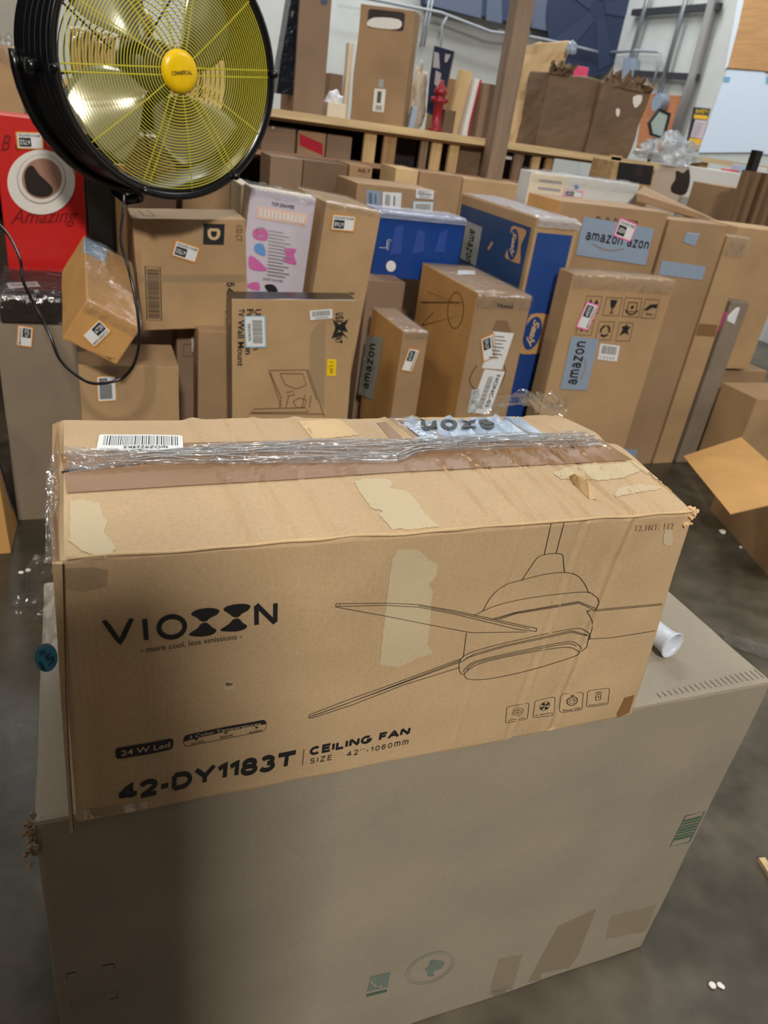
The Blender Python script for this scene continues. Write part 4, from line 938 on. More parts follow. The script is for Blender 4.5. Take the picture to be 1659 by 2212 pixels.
# D carton
Dbox = pxbox(C4(840, 152), 2.62, C4(1572, 150), .22, .68, 'brown carton printed with a black letter D square, below the drum fan', K_TAN, lean=-4, seed=11, cuts=8)
d = Dbox.dec(q3(C4, (1438, 190), (1432, 322), (1303, 185))); d.rect(0, 0, 100, 100, INK); stroke_text(d, 'D', 22, 20, 78, 80, K_PALE, .26, 0); d.make('printed_letter', Dbox.root)
d = Dbox.dec(q3(C4, (925, 455), (1028, 462), (938, 805)), 100, 340); d.line([(3, 3), (97, 3), (97, 337), (3, 337)], 6, INK, True); d.bars(12, 15, 88, 325, INK, 46, 3, vertical=False); d.make('printed_barcode', Dbox.root)
sticker(Dbox, q3(C4, (1250, 440), (1095, 390), (1280, 340)), '4750')
d = Dbox.dec(q3(C4, (1550, 200), (1550, 300), (1510, 195))); d.text('1/32 CT', 0, 0, 100, 100, INKB); d.make('printed_count', Dbox.root)
d = Dbox.dec(q3(C4, (1500, 560), (1490, 830), (1450, 560))); stroke_text(d, '54 308 X', 0, 0, 100, 100, INK, .2); d.make('printed_number', Dbox.root)
tape(Dbox, q3(C4, (860, 515), (1570, 510), (1570, 560), (865, 560)), TAPEC)
d = Dbox.dec(q3(C4, (880, 70), (980, 75), (900, 135))); d.line([(0, 90), (20, 0), (95, 5)], 6, INKB); d.line([(60, 100), (90, 10)], 6, INKB); d.make('printed_mark', Dbox.root)
supp = pxbox(C4(1130, 858), 2.66, C4(1480, 862), .3, 0, 'shaded carton under the letter D carton', K_DIM, seed=12) if False else None
# wall mount box: thin, black sides
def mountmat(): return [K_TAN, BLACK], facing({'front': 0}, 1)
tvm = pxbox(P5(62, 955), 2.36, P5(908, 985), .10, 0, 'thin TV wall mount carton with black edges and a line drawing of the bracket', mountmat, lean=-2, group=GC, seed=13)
d = tvm.dec(q3(P5, (150, 1025), (145, 1410), (105, 1025))); stroke_text(d, 'TV', 0, 0, 12, 100, INK, .24); d.text('Wall Mount', 18, 0, 100, 100, INK, .012); d.make('printed_name', tvm.root)
d = tvm.dec(q3(P5, (212, 1025), (200, 1330), (165, 1025))); d.text('Full Motion', 0, 0, 100, 100, INK, .02); d.make('printed_name', tvm.root)
d = tvm.dec(q3(P5, (265, 1025), (250, 1300), (222, 1025))); d.text('Ultra Slim n', 0, 0, 100, 100, INK, .02); d.make('printed_name', tvm.root)
bclabel(tvm, q3(P5, (282, 1078), (288, 1275), (155, 1078)), 100, 66, 3, WHITE, plain('light_blue_edge', (150, 205, 235), .4), vertical=False)
bclabel(tvm, q3(P5, (590, 1035), (742, 1022), (594, 1100)), 100, 42, 8)
d = tvm.dec(q3(P5, (772, 1365), (766, 1478), (710, 1362))); d.rect(0, 0, 100, 100, YEL, 6); d.text('1 LW', 15, 25, 85, 70, INK); d.make('yellow_sticker', tvm.root)
d = tvm.dec(q3(P5, (822, 1050), (812, 1255), (765, 1050))); stroke_text(d, 'USX MOUNT', 0, 0, 100, 100, INK, .24); 
d.quad = None
for P in (((745, 1090), (790, 1130), (855, 1090), (830, 1140), (850, 1180), (790, 1165), (740, 1220), (765, 1150)), ((735, 1225), (775, 1185), (810, 1175), (850, 1225), (815, 1200), (775, 1210))):
    d.poly(q3(P5, *P), INK, 0, False)
d.make('printed_logo', tvm.root)
d = tvm.dec(None)
for P in (((315, 1440), (580, 1435), (690, 1752)), ((315, 1440), (385, 1640), (400, 1690)), ((390, 1460), (545, 1462), (568, 1540), (500, 1565), (425, 1535), (390, 1460)), ((215, 1700), (560, 1692), (585, 1720), (200, 1725), (215, 1700)), ((185, 1730), (690, 1735)),
          ((400, 1620), (385, 1690)), ((450, 1610), (430, 1690)), ((560, 1600), (540, 1690)), ((600, 1610), (590, 1690)), ((430, 1590), (480, 1580), (490, 1605), (440, 1612)), ((480, 1650), (520, 1625), (570, 1640), (555, 1690), (500, 1690), (480, 1650)), ((325, 1455), (400, 1625)), ((570, 1440), (640, 1640))):
    d.line(q3(P5, *P), 1.6, INKB)
d.make('printed_bracket_drawing', tvm.root)
tape(tvm, q3(P5, (600, 1180), (660, 1110), (700, 1110), (690, 1700), (600, 1560), (585, 1300)), TAPEC)
# amazon carton; left faces warmer, with warm light put into the board colour
def litleftmat(): return [K_MID, K_ORG], facing({'left': 1}, 0)
am1 = pxbox(P5(1225, 1178), 2.42, P5(1393, 1205), .34, 0, 'slim orange-brown carton with printed parcel tape, right of the wall mount box', litleftmat, seed=14, group=GC)
smiletape(am1, q3(P5, (920, 1600), (985, 1200), (1020, 1640)), 100, 32, m=AMZG, face='left', tx=(.14, .35, .88, .72))
sticker(am1, q3(P5, (1205, 1440), (1262, 1285), (1280, 1452)), '4747')
d = am1.dec(q3(P5, (905, 1590), (900, 1752), (945, 1590)), face='left'); d.line([(0, 90), (30, 10), (70, 60), (100, 20)], 10, INK); d.make('printed_sign', am1.root)
wrap(am1, drop=.02, amp=.004, lift=.003, seed=3)
# carton with white paperwork (front of the mattress carton)
np_ = pxbox(P6(650, 1105), 2.42, P6(1092, 1150), .52, 0, 'brown carton with taped lid and white packing papers on its narrow end', litleftmat, seed=15, cuts=8, group=GC)
d = np_.dec(q3(P6, (810, 1185), (935, 1200), (808, 1218))); d.text('Noool', 0, 0, 100, 100, INK, .03); d.make('printed_name', np_.root)
d = np_.dec(q3(P6, (775, 1415), (942, 1432), (680, 1715)), 100, 150); d.rect(0, 0, 100, 150, WHITE)
for k in range(7): d.rect(15+(k % 3)*6, 130-k*14, 60+(k*13 % 25), 133-k*14, INK, sub=0)
d.make('packing_paper', np_.root)
d = np_.dec(q3(P6, (685, 1775), (850, 1795), (575, 2075)), 100, 150); d.rect(0, 0, 100, 175, WHITE); d.bars(30, 20, 55, 150, INK, 40, 7, vertical=False); d.text('NONC-03', 66, 30, 84, 160, INK, .02, rot=-90); d.make('packing_paper', np_.root)
d = np_.dec(q3(P6, (600, 1890), (672, 1885), (560, 2080)), 100, 220); d.rect(0, 0, 100, 220, plain('grey_label', (190, 196, 200), .5)); d.text('L1  120', 20, 90, 70, 200, INK, rot=-90); d.make('label', np_.root)
sticker(np_, q3(P6, (690, 1670), (667, 1475), (800, 1620)), '4745')
d = np_.dec(None)
d.line(ell(*P6(470, 1245), 17, 39, .05), 1.4, INKB, True); d.line(smoothpoly(q3(P6, (860, 1690), (870, 1760), (800, 1900), (690, 1925), (600, 1860), (585, 1790), (640, 1690)), 4, False), 2.2, INKB)
for k in range(7): w = 70-abs(k-5)*6; d.line(q3(P6, (835-w, 1330+k*14), (850+w, 1335+k*14)), 1.2, INKB)
d.line(q3(P6, (105, 1290), (240, 1090), (265, 1130), (130, 1300), (190, 1370), (290, 1260)), 1.5, INKB); d.line(q3(P6, (120, 1210), (190, 1180)), 3, INKB)
d.make('printed_emblems', np_.root)
d = np_.dec(q3(P6, (485, 925), (625, 925), (485, 960)), face='top'); d.rect(0, 0, 100, 100, WHITE); d.make('label', np_.root)
wrap(np_, drop=.05, amp=.005, lift=.003, seed=6)
# white and pink printed carton
def wmat(): return [plain('white_print', (214, 206, 222), .4), plain('cream_print', (226, 208, 180), .5)], facing({'front': 0}, 1)
wp = pxbox(P5(192, 200), 2.72, P5(635, 285), P5(155, 110), 0, 'white carton printed with pink and blue pictures, beside the tall plain tan carton', wmat, lean=4, cuts=4)
d = wp.dec(q3(P5, (335, 300), (490, 325), (332, 325))); d.text('TOP DRAWER', 0, 0, 100, 100, INK, .02); d.make('printed_title', wp.root)
d = wp.dec(q3(P5, (235, 325), (580, 385), (230, 410))); d.rect(0, 0, 100, 100, plain('peach_print', (240, 205, 190), .5), 10)
for k in range(12): d.rect(6+k*7.5, 18, 10+k*7.5, 82, WHITE, sub=0)
d.make('printed_panel', wp.root)
PK = plain('pink_print', (214, 110, 178), .45); LBL = plain('sky_print', (110, 160, 220), .45); GRP = plain('grey_print', (170, 165, 170), .5)
for col, P in ((LBL, ((220, 590), (275, 585), (292, 665), (225, 640))), (PK, ((190, 660), (292, 742), (290, 768), (185, 750))), (PK, ((415, 615), (500, 620), (485, 660), (500, 725), (410, 700), (430, 660))), (PK, ((215, 485), (300, 490), (300, 560), (215, 545))), (GRP, ((235, 475), (290, 478), (285, 535), (235, 530))), (PK, ((180, 850), (245, 845), (250, 900), (175, 880))), (INK, ((285, 865), (345, 860), (375, 905), (320, 915)))):
    d = wp.dec(None); d.poly(smoothpoly(q3(P5, *P), 3), col, 0); d.make('printed_picture', wp.root)
d = wp.dec(q3(P5, (310, 480), (540, 520), (295, 800)))
for k in range(14): d.rect(2, 95-k*7, 45+(k*17 % 30), 97-k*7, GRP, sub=0)
d.make('printed_text', wp.root)
d = wp.dec(q3(P5, (275, 812), (410, 830), (275, 828))); d.text('GADGET ORGANIZER', 0, 0, 100, 100, INK); d.make('printed_title', wp.root)
wrap(wp, lift=.006, amp=.01, drop=.02, seed=12)
# slim striped carton left of it
st = pxbox((520, 398), 2.88, (545, 402), .2, 0, 'narrow carton with red and green stripes beside the white printed carton', plain('cream_print', (226, 208, 180), .5), cuts=2)
d = st.facedec('front'); d.rect(40, 82, 100, 100, RED); d.rect(40, 60, 100, 80, plain('green_print', (40, 150, 120), .5)); d.rect(40, 40, 100, 58, LBL); d.make('printed_stripes', st.root)
# tall plain carton
tallb = pxbox(P5(706, 303), 2.66, P5(1078, 372), P5(520, 95), 0, 'tall plain tan carton with one number sticker in the middle of the back row', K_TAN, lean=4.5, seed=20, cuts=8)
sticker(tallb, q3(P5, (890, 505), (730, 490), (905, 395)), '4748')
wrap(tallb, lift=.004, amp=.006, drop=.015, seed=15)
d = tallb.dec(q3(P5, (895, 915), (892, 948), (850, 910))); d.text('Re', 0, 0, 100, 100, INK); d.make('printed_letters', tallb.root)
# blue wrapped carton
bl = pxbox(P5(1060, 368), 2.99, P5(1640, 462), .17, P5(1000, 808), 'bright blue carton with a white round dot, left of the mattress carton', BLUE, seed=22, cuts=6)
d = bl.dec(None); d.circle(*P5(1140, 735), 10.5, WHITE, ry=12); d.make('white_dot', bl.root)
LB2 = plain('light_blue_print', (92, 120, 190), .4)
d = bl.dec(None)
for P in (((1170, 470), (1225, 450), (1210, 650), (1130, 660)), ((1320, 490), (1370, 500), (1360, 640), (1280, 650)), ((1470, 510), (1525, 480), (1500, 640), (1430, 640))): d.poly(q3(P5, *P), plain('faint_blue_print', (48, 78, 160), .4), 0)
d.line(q3(P5, (1060, 608), (1115, 612)), 1, WHITE); d.line(q3(P5, (1115, 560), (1110, 615)), 1, WHITE)
d.make('printed_figures', bl.root)
d = bl.dec(q3(P5, (1142, 555), (1132, 630), (1118, 552))); d.text('Eero', 0, 0, 100, 100, plain('dim_white', (170, 175, 190), .5)); d.make('printed_name', bl.root)
wrap(bl, film('milky_film', c=(215, 220, 235), gl=.12, dens=.3), lift=.004, amp=.008, drop=.02, seed=22)
under = pxbox(P5(985, 830), 2.86, P5(1240, 860), .2, 0, 'shaded carton under the bright blue carton', K_DIM, seed=23)
# brown carton with labels behind
lb2 = pxbox(P5(915, 172), 3.35, P5(1452, 215), .3, 0, 'brown carton with four shipping labels behind the bright blue carton', K_MID, seed=24, cuts=4)
for P, t in ((((975, 220), (1072, 228), (975, 330)), AMZ), (((1085, 232), (1212, 240), (1080, 345)), WHITE)):
    d = lb2.dec(q3(P5, *P), face='front'); d.rect(0, 0, 100, 100, t); d.bars(15, 15, 40, 85, INK, 12, 3); d.rect(60, 20, 66, 80, INK); d.make('shipping_label', lb2.root)
bclabel(lb2, q3(P5, (1310, 212), (1430, 222), (1306, 275)), 100, 50, 2, face='front')
bclabel(lb2, q3(P5, (1295, 300), (1422, 305), (1288, 382)), 100, 70, 5, WHITE, plain('light_blue_edge', (150, 205, 235), .4), face='front')
# mattress carton
def sealmat(): return [K_TAN], None
sea = pxbox(P6(1135, 492), 2.62, P6(1480, 530), P6(520, 290), 0, 'tall blue and tan mattress carton with an oval script logo', K_TAN, seed=26, cuts=8)
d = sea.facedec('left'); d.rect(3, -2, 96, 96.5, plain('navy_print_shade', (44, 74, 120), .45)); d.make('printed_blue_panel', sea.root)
d = sea.facedec('front'); d.rect(7, 0, 90, 95.5, NAVY); d.make('printed_blue_panel', sea.root)
TANL = plain('tan_logo', (205, 160, 110), .5)
def sealy(quadpx, q2, nm):
    d = Decal(sea.S, None, eps=.0016); d.poly(smoothpoly(q3(P6, *quadpx), 3), TANL, 0); d.make('logo_plate', sea.root)
    d = Decal(sea.S, q3(P6, *q2), eps=.0026); d.circle(50, 50, 56, NAVY, ry=62); d.text('Sealy', 4, 18, 96, 82, K_PALE, .03, 1, .4); d.make('logo_lettering', sea.root)
sealy(((925, 570), (985, 568), (1045, 595), (1040, 640), (1005, 720), (1000, 850), (975, 862), (905, 835), (875, 800), (915, 700)), ((990, 600), (960, 830), (925, 590)), 0)
sealy(((1075, 1280), (1240, 1280), (1255, 1300), (1215, 1420), (1190, 1440), (1200, 1570), (1185, 1592), (1010, 1600), (985, 1560), (1030, 1440)), ((1180, 1320), (1110, 1560), (1070, 1300)), 1)
smiletape(sea, q3(P6, (690, 570), (635, 885), (562, 515)), 100, 34, m=AMZG, face='left', tx=(.15, .3, 1.02, .65))
d = Decal(sea.S, None, eps=.0016); d.poly(q3(P6, (770, 680), (778, 700), (745, 755), (730, 745)), TANL, 0); d.make('scuff', sea.root)
wrap(sea, film('milky_film', c=(215, 220, 235), gl=.12, dens=.3), lift=.004, amp=.01, drop=.03, seed=26)
# long parcel-taped carton behind and its neighbours
am2 = pxbox(P7(232, 268), 2.78, P7(968, 372), P7(8, 205), 0, 'wide tan carton with doubled blue-grey parcel tape, right of the mattress carton', litleftmat, seed=30, cuts=8)
smiletape(am2, q3(P7, (385, 375), (872, 460), (330, 640)), 100, 50, txt='amazon azon', tx=(.08, .42, .98, .64))
sticker(am2, q3(P7, (705, 553), (586, 508), (755, 428)), '4681', PINK)
d = am2.dec(q3(P7, (470, 368), (760, 405), (468, 392))); d.text('4L  A  A 060528', 0, 0, 100, 100, INK); d.make('printed_stamp', am2.root)
wb = pxbox(P7(28, 62), 3.15, P7(760, 205), .10, 0, 'white carton with a pink sticker, standing behind the wide taped carton', plain('white_carton', (222, 222, 220), .45), seed=31, cuts=4)
d = wb.facedec('front'); d.rect(0, 70, 33, 100, plain('cream_label', (232, 220, 196), .5))
for k in range(9): d.rect(8, 97-k*2.4, 28, 97.8-k*2.4, GRP, sub=0)
d.make('printed_panel', wb.root)
sticker(wb, q3(P7, (370, 250), (238, 232), (385, 200)), '4687', PINK)
d = wb.dec(None); d.circle(*P7(336, 172), 5, LBL); d.make('blue_dot', wb.root)
wrap(wb, lift=.004, amp=.008, drop=.04, seed=31)
# carton with handling symbols
ic = pxbox(P7(318, 770), 2.46, P7(1022, 822), .10, 0, 'tall tan carton printed with handling symbols, parcel tape and a pink sticker', K_TAN, seed=33, cuts=10, group=GC)
smiletape(ic, q3(P7, (220, 1565), (300, 1205), (405, 1575)), 100, 50, tx=(.1, .42, .93, .76))
sticker(ic, q3(P7, (328, 1140), (405, 960), (412, 1165)), '4600', PINK)
d = ic.dec(q3(P7, (500, 1252), (635, 1268), (480, 1362))); d.rect(0, 0, 100, 100, WHITE); d.bars(12, 40, 88, 90, INK, 22, 4); d.text('1 2 3 4 5', 12, 10, 80, 25, INK); d.make('barcode_label', ic.root)
icq = [((405, 918), (520, 925), (375, 1045), 'up'), ((540, 928), (660, 935), (510, 1062), 'glass'), ((670, 928), (795, 938), (645, 1070), 'hand'), ((810, 940), (915, 948), (775, 1080), 'dry'), ((350, 1085), (465, 1092), (325, 1195), 'up'), ((490, 1095), (605, 1098), (460, 1232), 'recycle'), ((630, 1100), (735, 1105), (600, 1238), 'stack')]
for a, b, c, k in icq:
    d = ic.dec(q3(P7, a, b, c)); d.line([(4, 4), (96, 4), (96, 96), (4, 96)], 4, INKB, True); d.layer += 1
    if k == 'up':
        for x in (32, 68): d.poly([(x-14, 55), (x+14, 55), (x, 82)], INK, 0, False); d.rect(x-4, 25, x+4, 55, INK, up=False)
    if k == 'glass': d.poly([(30, 85), (70, 85), (62, 50), (53, 42), (53, 22), (66, 16), (34, 16), (47, 22), (47, 42), (38, 50)], INK, 0, False)
    if k == 'hand': d.line(rr(25, 30, 75, 75, 4), 5, INKB, True); d.line(arc(50, 50, 36, 34, 200, 340), 6, INK); d.circle(50, 52, 9, INK, up=False)
    if k == 'dry': d.poly([(10, 45), (40, 70), (90, 78), (88, 55), (60, 58), (30, 40)], INK, 0, False); d.line([(30, 25), (75, 22)], 5, INK)
    if k == 'recycle':
        for t in range(3): a0 = 90+t*120; d.line(arc(50, 50, 26, 26, a0+12, a0+85, 6), 11, INK); p_ = (50+26*math.cos(math.radians(a0+100)), 50+26*math.sin(math.radians(a0+100))); d.circle(p_[0], p_[1], 9, INK, n=3, up=False)
    if k == 'stack': d.poly([(20, 30), (35, 60), (25, 75), (45, 80), (55, 90), (62, 76), (82, 78), (68, 55), (82, 35), (55, 45)], INK, 0, False)
    d.make('printed_symbol', ic.root)
wrap(ic, lift=.004, amp=.006, drop=.05, seed=33)
# right hand tall cartons
r1 = pxbox(P7(985, 396), 2.78, P7(1372, 492), .18, 0, 'tall dusky tan carton with a hanging strip of loose grey tape', K_MID, seed=35, cuts=8)
d = r1.dec(q3(P7, (925, 678), (1228, 722), (900, 775))); d.rect(0, 0, 100, 100, AMZ); d.make('grey_tape', r1.root)
d = r1.dec(None); d.poly(q3(P7, (1115, 405), (1200, 420), (1185, 500), (1150, 580), (1070, 550), (1095, 490)), AMZ, 0); d.make('grey_tape', r1.root)
d = r1.dec(None); d.line(q3(P7, (935, 650), (1310, 695)), 1.8, DARKB); d.make('flap_seam', r1.root)
d = r1.dec(None); d.poly([A8(150, 405), A8(262, 415), A8(240, 500), A8(130, 480)], AMZ, 0); d.make('grey_tape', r1.root)
r2 = pxbox(P7(1385, 512), 2.78, P7(1525, 548), .10, 0, 'narrow tall tan carton wrapped in film, beside the dusky tan carton', K_TAN, seed=36, cuts=6)
d = r2.dec(None); d.line(q3(P7, (1300, 770), (1440, 795)), 1.4, K_PALE); d.make('flap_seam', r2.root); tape(r2, q3(P7, (1185, 1115), (1312, 1125), (1290, 1205), (1160, 1195)), TAPE)
wrap(r2, lift=.004, amp=.006, drop=.08, seed=36)
r3 = pxbox(P7(1410, 965), 2.78, P7(1522, 1002), .10, 0, 'narrow dull grey carton with a torn pink and white sticker', K_DUST, yaw=0, seed=37, cuts=4)
r3.root.location.y += 0
d = r3.dec(None); d.poly(q3(P7, (1395, 995), (1465, 1005), (1425, 1120), (1375, 1095)), WHITE, 0); d.poly(q3(P7, (1355, 1030), (1385, 1035), (1325, 1168), (1305, 1165)), PINK, 0); d.make('torn_sticker', r3.root)
# upper carton lying across, its lid seen edge on
lidp = [aty(*P7(752, 212), 3.0), aty(*P7(1170, 358), 3.0)]
zl = lidp[0].z
r4 = pxbox(P7(1462, 448), 2.86, (1720, 520), .22, .50, 'broad tan carton at the right edge standing on smaller cartons', K_TAN, seed=38, cuts=6)
r5 = pxbox(P7(1395, 175), 3.56, (1700, 412), .3, 0, 'brown carton with a large pale shipping label near the right edge', K_MID, seed=39, cuts=4)
d = r5.dec(q3(P7, (1448, 242), (1635, 262), (1420, 355))); d.rect(0, 0, 100, 100, plain('cream_label', (232, 220, 196), .5)); d.bars(70, 20, 92, 85, INK, 9, 2, vertical=False); d.rect(40, 25, 50, 75, INK); d.text('SHIP TO', 6, 70, 34, 85, INK); d.make('shipping_label', r5.root)
for i, (A, B, Y, lab) in enumerate((((1536, 800), (1640, 852), 2.88, 'small plain carton at floor level under the broad tan carton'), ((1636, 862), (1730, 905), 2.55, 'small pinkish-brown carton at the right edge behind the open carton'))):
    pxbox(A, Y, B, .24, 0, lab, K_MID if i == 0 else K_TAN, seed=40+i, cuts=4, group=GC)
# flat carton lying across the tops at the right
fz = aty(*P7(755, 222), 2.95).z
P8 = [aty(*P7(752, 270), 2.96), aty(*P7(1170, 392), 2.96), aty(*P7(1420, 500), 3.3), aty(*P7(1000, 330), 3.5), aty(*P7(752, 212), 2.96), aty(*P7(1175, 350), 2.96), aty(*P7(1390, 440), 3.3), aty(*P7(800, 165), 3.5)]
flat = Carton(P8, 'flat brown carton lying across the tops of the cartons behind the wide taped one', K_MID, cuts=3, bev=.002)
# small carton on which the flat lid rests
# open carton on the floor, lower right
zo = .30
o1 = atz(*A8(790, 855), 0)
oc = empty('open_carton', (2.45, 1.75, 0), 'open tan carton with its flaps folded out on the floor at the right edge', 'box')
def slabq(P, th, name, mat, parent, dirn=None):
    P = [Vector(p) for p in P]; n = (P[1]-P[0]).cross(P[2]-P[0]).normalized(); return MB().prism(P, n*th).make(name, mat, parent)
bxa = atz(*A8(800, 850), .0); bxb = atz(*A8(1215, 1325), .0)
hh = .26; up_ = Vector((0, 0, hh)); dirb = (bxb-bxa).normalized(); perp = Vector((dirb.y, -dirb.x, 0)); perp = -perp if perp.x < 0 else perp
bxb = bxa + dirb*.62; bxc = bxb+perp*.42; bxd = bxa+perp*.42
for a_, b_ in ((bxa, bxb), (bxb, bxc), (bxc, bxd), (bxd, bxa)):
    slabq([a_, b_, b_+up_, a_+up_], .004, 'side_panel', K_TAN, oc)
slabq([bxa+Vector((0,0,.004)), bxb+Vector((0,0,.004)), bxc+Vector((0,0,.004)), bxd+Vector((0,0,.004))], .004, 'bottom_panel', K_MID, oc)
Yf = bxa.y
fpx = q3(A8, (600, 460), (1025, 320), (1225, 500), (1400, 780), (945, 885))
fl = [CAM + ray(*p)*t for p, t in zip(fpx, (3.02, 3.12, 2.92, 2.6, 2.62))]
n0 = (fl[1]-fl[0]).cross(fl[4]-fl[0]).normalized(); p0 = fl[0]
fl = [atplane(*p, p0, n0) for p in fpx]
slabq(fl, .004, 'flap', K_ORG, oc)

# ================================================================== LEFT BACKGROUND
def C1(x, y): return (x/2.6758, y/2.6758)
redb = pxbox((-18, 243), 2.98, (172, 262), .16, 0, 'red gift carton with a picture of a coffee cup, left of the drum fan', RED, seed=50, cuts=4)
d = redb.dec(None, face='front')
CREAM = plain('saucer_white', (236, 232, 228), .35); COF = plain('coffee_brown', (46, 40, 40), .3); FOAM = plain('coffee_foam', (168, 128, 108), .4); COOK = plain('biscuit', (206, 140, 72), .5)
d.poly(smoothpoly(q3(C1, (290, 880), (370, 900), (430, 980), (430, 1090), (370, 1100), (340, 950)), 3), COOK, 0)
d.poly(ell(*C1(238, 1052), 73, 70, .1, 40), CREAM, 0); d.poly(ell(*C1(240, 1035), 53, 54, .2), plain('cup_shadow_print', (168, 160, 158), .4), 0); d.poly(ell(*C1(240, 1032), 51, 52, .2), plain('cup_rim', (232, 226, 222), .3), 0); d.poly(ell(*C1(242, 1032), 43, 44, .2), FOAM, 0); d.poly(smoothpoly(q3(C1, (148, 985), (185, 955), (225, 1005), (268, 1045), (305, 1090), (290, 1128), (230, 1138), (165, 1110), (143, 1040)), 4), COF, 0)
d.make('printed_coffee_cup', redb.root)
DRED = plain('dark_red_print', (130, 12, 16), .4)
d = redb.dec(q3(C1, (60, 1210), (450, 1200), (60, 1320)), face='front'); d.text('Amazing', 0, 0, 100, 100, DRED, 0, 1, .35); d.make('printed_word', redb.root)
d = redb.dec(q3(C1, (5, 780), (340, 775), (5, 870)), face='front'); d.text('B e a n n', 0, 0, 100, 100, DRED, 0, 1, .35); d.make('printed_word', redb.root)
sticker(redb, q3(C1, (255, 865), (100, 860), (245, 765)), '4752', face='front')
pal = empty('wooden_pallet', (aty(215, 700, 3.02).x, 3.02, 0), 'upright wooden pallet boards behind the column of the drum fan', 'pallet')
W1 = wood('pine_upright', (200, 160, 104), 2); W2 = wood('pine_board', (224, 196, 150), 0); W3 = wood('old_wood', (128, 98, 70), 2)
for xa, xb in ((166, 184), (250, 272)):
    a, b = aty(xa, 450, 3.02), aty(xb, 450, 3.02); MB().box((a.x, 3.0, 0), (b.x, 3.03, 1.16)).make('board', W1, pal)
a, b = aty(184, 450, 3.06), aty(252, 450, 3.06); MB().box((a.x, 3.04, 0), (b.x, 3.07, 1.2)).make('board', plain('dark_board', (44, 38, 34), .7), pal)
lt = pxbox((-20, 92), 3.45, (38, 97), .12, 0, 'tan carton at the far left edge behind the red gift carton', K_TAN, seed=52, cuts=3)
wrap(lt, lift=.01, amp=.03, drop=.05, seed=5)
def roll(name, c, r, L, label, mat, cat, axis=Vector((0, 0, 1)), group=None):
    prof = [(0, 0), (r*.96, 0), (r, .01)] + [(r*(1+.02*math.sin(k*2.1)), L*k/10) for k in range(1, 10)] + [(r, L-.01), (r*.9, L), (0, L)]
    return tag(MB().lathe(c, axis, prof, 32).make(name, mat, None, True, origin=c), label, cat, group)
MILK = film('milky_film', c=(215, 220, 235))
p = aty(14, 40, 3.6)
lt2 = pxbox((-40, -60), 3.62, (50, -50), .28, 0, 'stack wrapped in milky stretch film at the upper left corner', plain('film_bundle', (170, 168, 160), .25, bump=.6, bscale=9), seed=53, cuts=8, amp=.02, name='wrapped_stack')

# ================================================================== RACK
YR = 4.0
zu = 1.392; zl_ = 1.205
xl = -1.3; xr = aty(*P3(1000, 975), YR).x; xr2 = aty(1150, 385, YR).x
rack = empty('wooden_rack', ((xl+xr)/2, YR+.5, 0), 'long open rack of raw pine rails and slats loaded with cartons', 'rack')
MB().box((xl, YR-.02, zu-.035), (xr, YR+.02, zu)).make('top_rail', W2, rack)
MB().box((xl, YR-.03, zl_-.02), (xr2, YR+.03, zl_)).make('lower_rail', wood('pink_pine', (186, 142, 116), 0), rack)
MB().box((xl, YR+.02, zu-.05), (xr, YR+1.25, zu-.012)).make('deck', wood('deck_ply', (180, 146, 104), 0), rack)
pa, pb = aty(1090, 100, YR-.06), aty(1128, 100, YR-.06)
MB().box((pa.x, YR-.12, 0), (pb.x-.008, YR-.035, 2.6)).make('post', wood('brown_post', (146, 124, 104), 2), rack)
for X in (xl+.05, xr-.06):
    for Y_ in (YR+.03, YR+1.2): MB().box((X, Y_, 0), (X+.08, Y_+.05, zu-.05)).make('leg', W1, rack)
rnd = random.Random(12)
SL = [(640, 700), (735, 795), (850, 880), (1060, 1120), (1140, 1170), (1200, 1270), (1320, 1345), (1415, 1450)]
tones = [wood('slat_'+t, c, 2) for t, c in (('pale', (206, 174, 122)), ('mid', (170, 134, 92)), ('grey', (136, 112, 88)))]
for i, (a, b) in enumerate(((665, 740), (790, 870), (1030, 1075), (1100, 1165), (1215, 1275), (1640, 1700), (1760, 1810), (1850, 1900))):
    A, B = aty(*P2(a, 950), YR+.03), aty(*P2(b, 950), YR+.03)
    MB().box((A.x, YR+.022, zl_), (B.x, YR+.045, zu-.05)).make('slat', tones[i % 3 if i % 4 else 0], rack)
MB().box((aty(1500, 345, YR).x-.4, YR-.02, 1.17), (xr, YR+.02, 1.2)).make('lower_rail', W2, rack)
a, b = aty(*P3(640, 1075), YR), aty(*P3(720, 925), YR)
MB().prism([a+Vector((0, -.02, 0)), a+Vector((.07, -.02, 0)), b+Vector((.07, -.02, 0)), b+Vector((0, -.02, 0))], (0, .03, 0)).make('brace', W2, rack)
MB().box((xl, YR+1.2, .0), (xr, YR+1.23, zu-.05)).make('back_panel', plain('dark_panel', (70, 58, 48), .8), rack)
GR1 = 'cartons stored inside the rack'
# boxes between and under the rails
def rk(A, B, Y, z, label, mat, seed, **k): return pxbox(A, Y, B, k.pop('dep', .3), z, label, mat, seed=seed, cuts=3, **k)
zs = zl_ + .002; 
inner = [((566, 268), (640, 275), 'brown carton inside the rack just right of the drum fan', K_DIM), ((645, 280), (705, 286), 'brown carton with a red label inside the rack', K_MID), ((708, 288), (762, 294), 'plain brown carton inside the rack beside the slats', K_DIM)]
MB().box((xl, YR+.05, zl_-.05), (xr, YR+1.15, zl_-.012)).make('lower_deck', W3, rack)
for i, (A, B, lab, m) in enumerate(inner):
    o = rk(A, B, YR+.08, zl_-.01, lab, m, 60+i)
    if i == 1:
        d = o.dec(q3(P2, (405, 920), (510, 925), (408, 995))); d.rect(0, 0, 100, 100, plain('crimson_label', (190, 34, 56), .4)); d.make('red_label', o.root)
    if i == 0: wrap(o, lift=.003, amp=.006, drop=.02, seed=60)
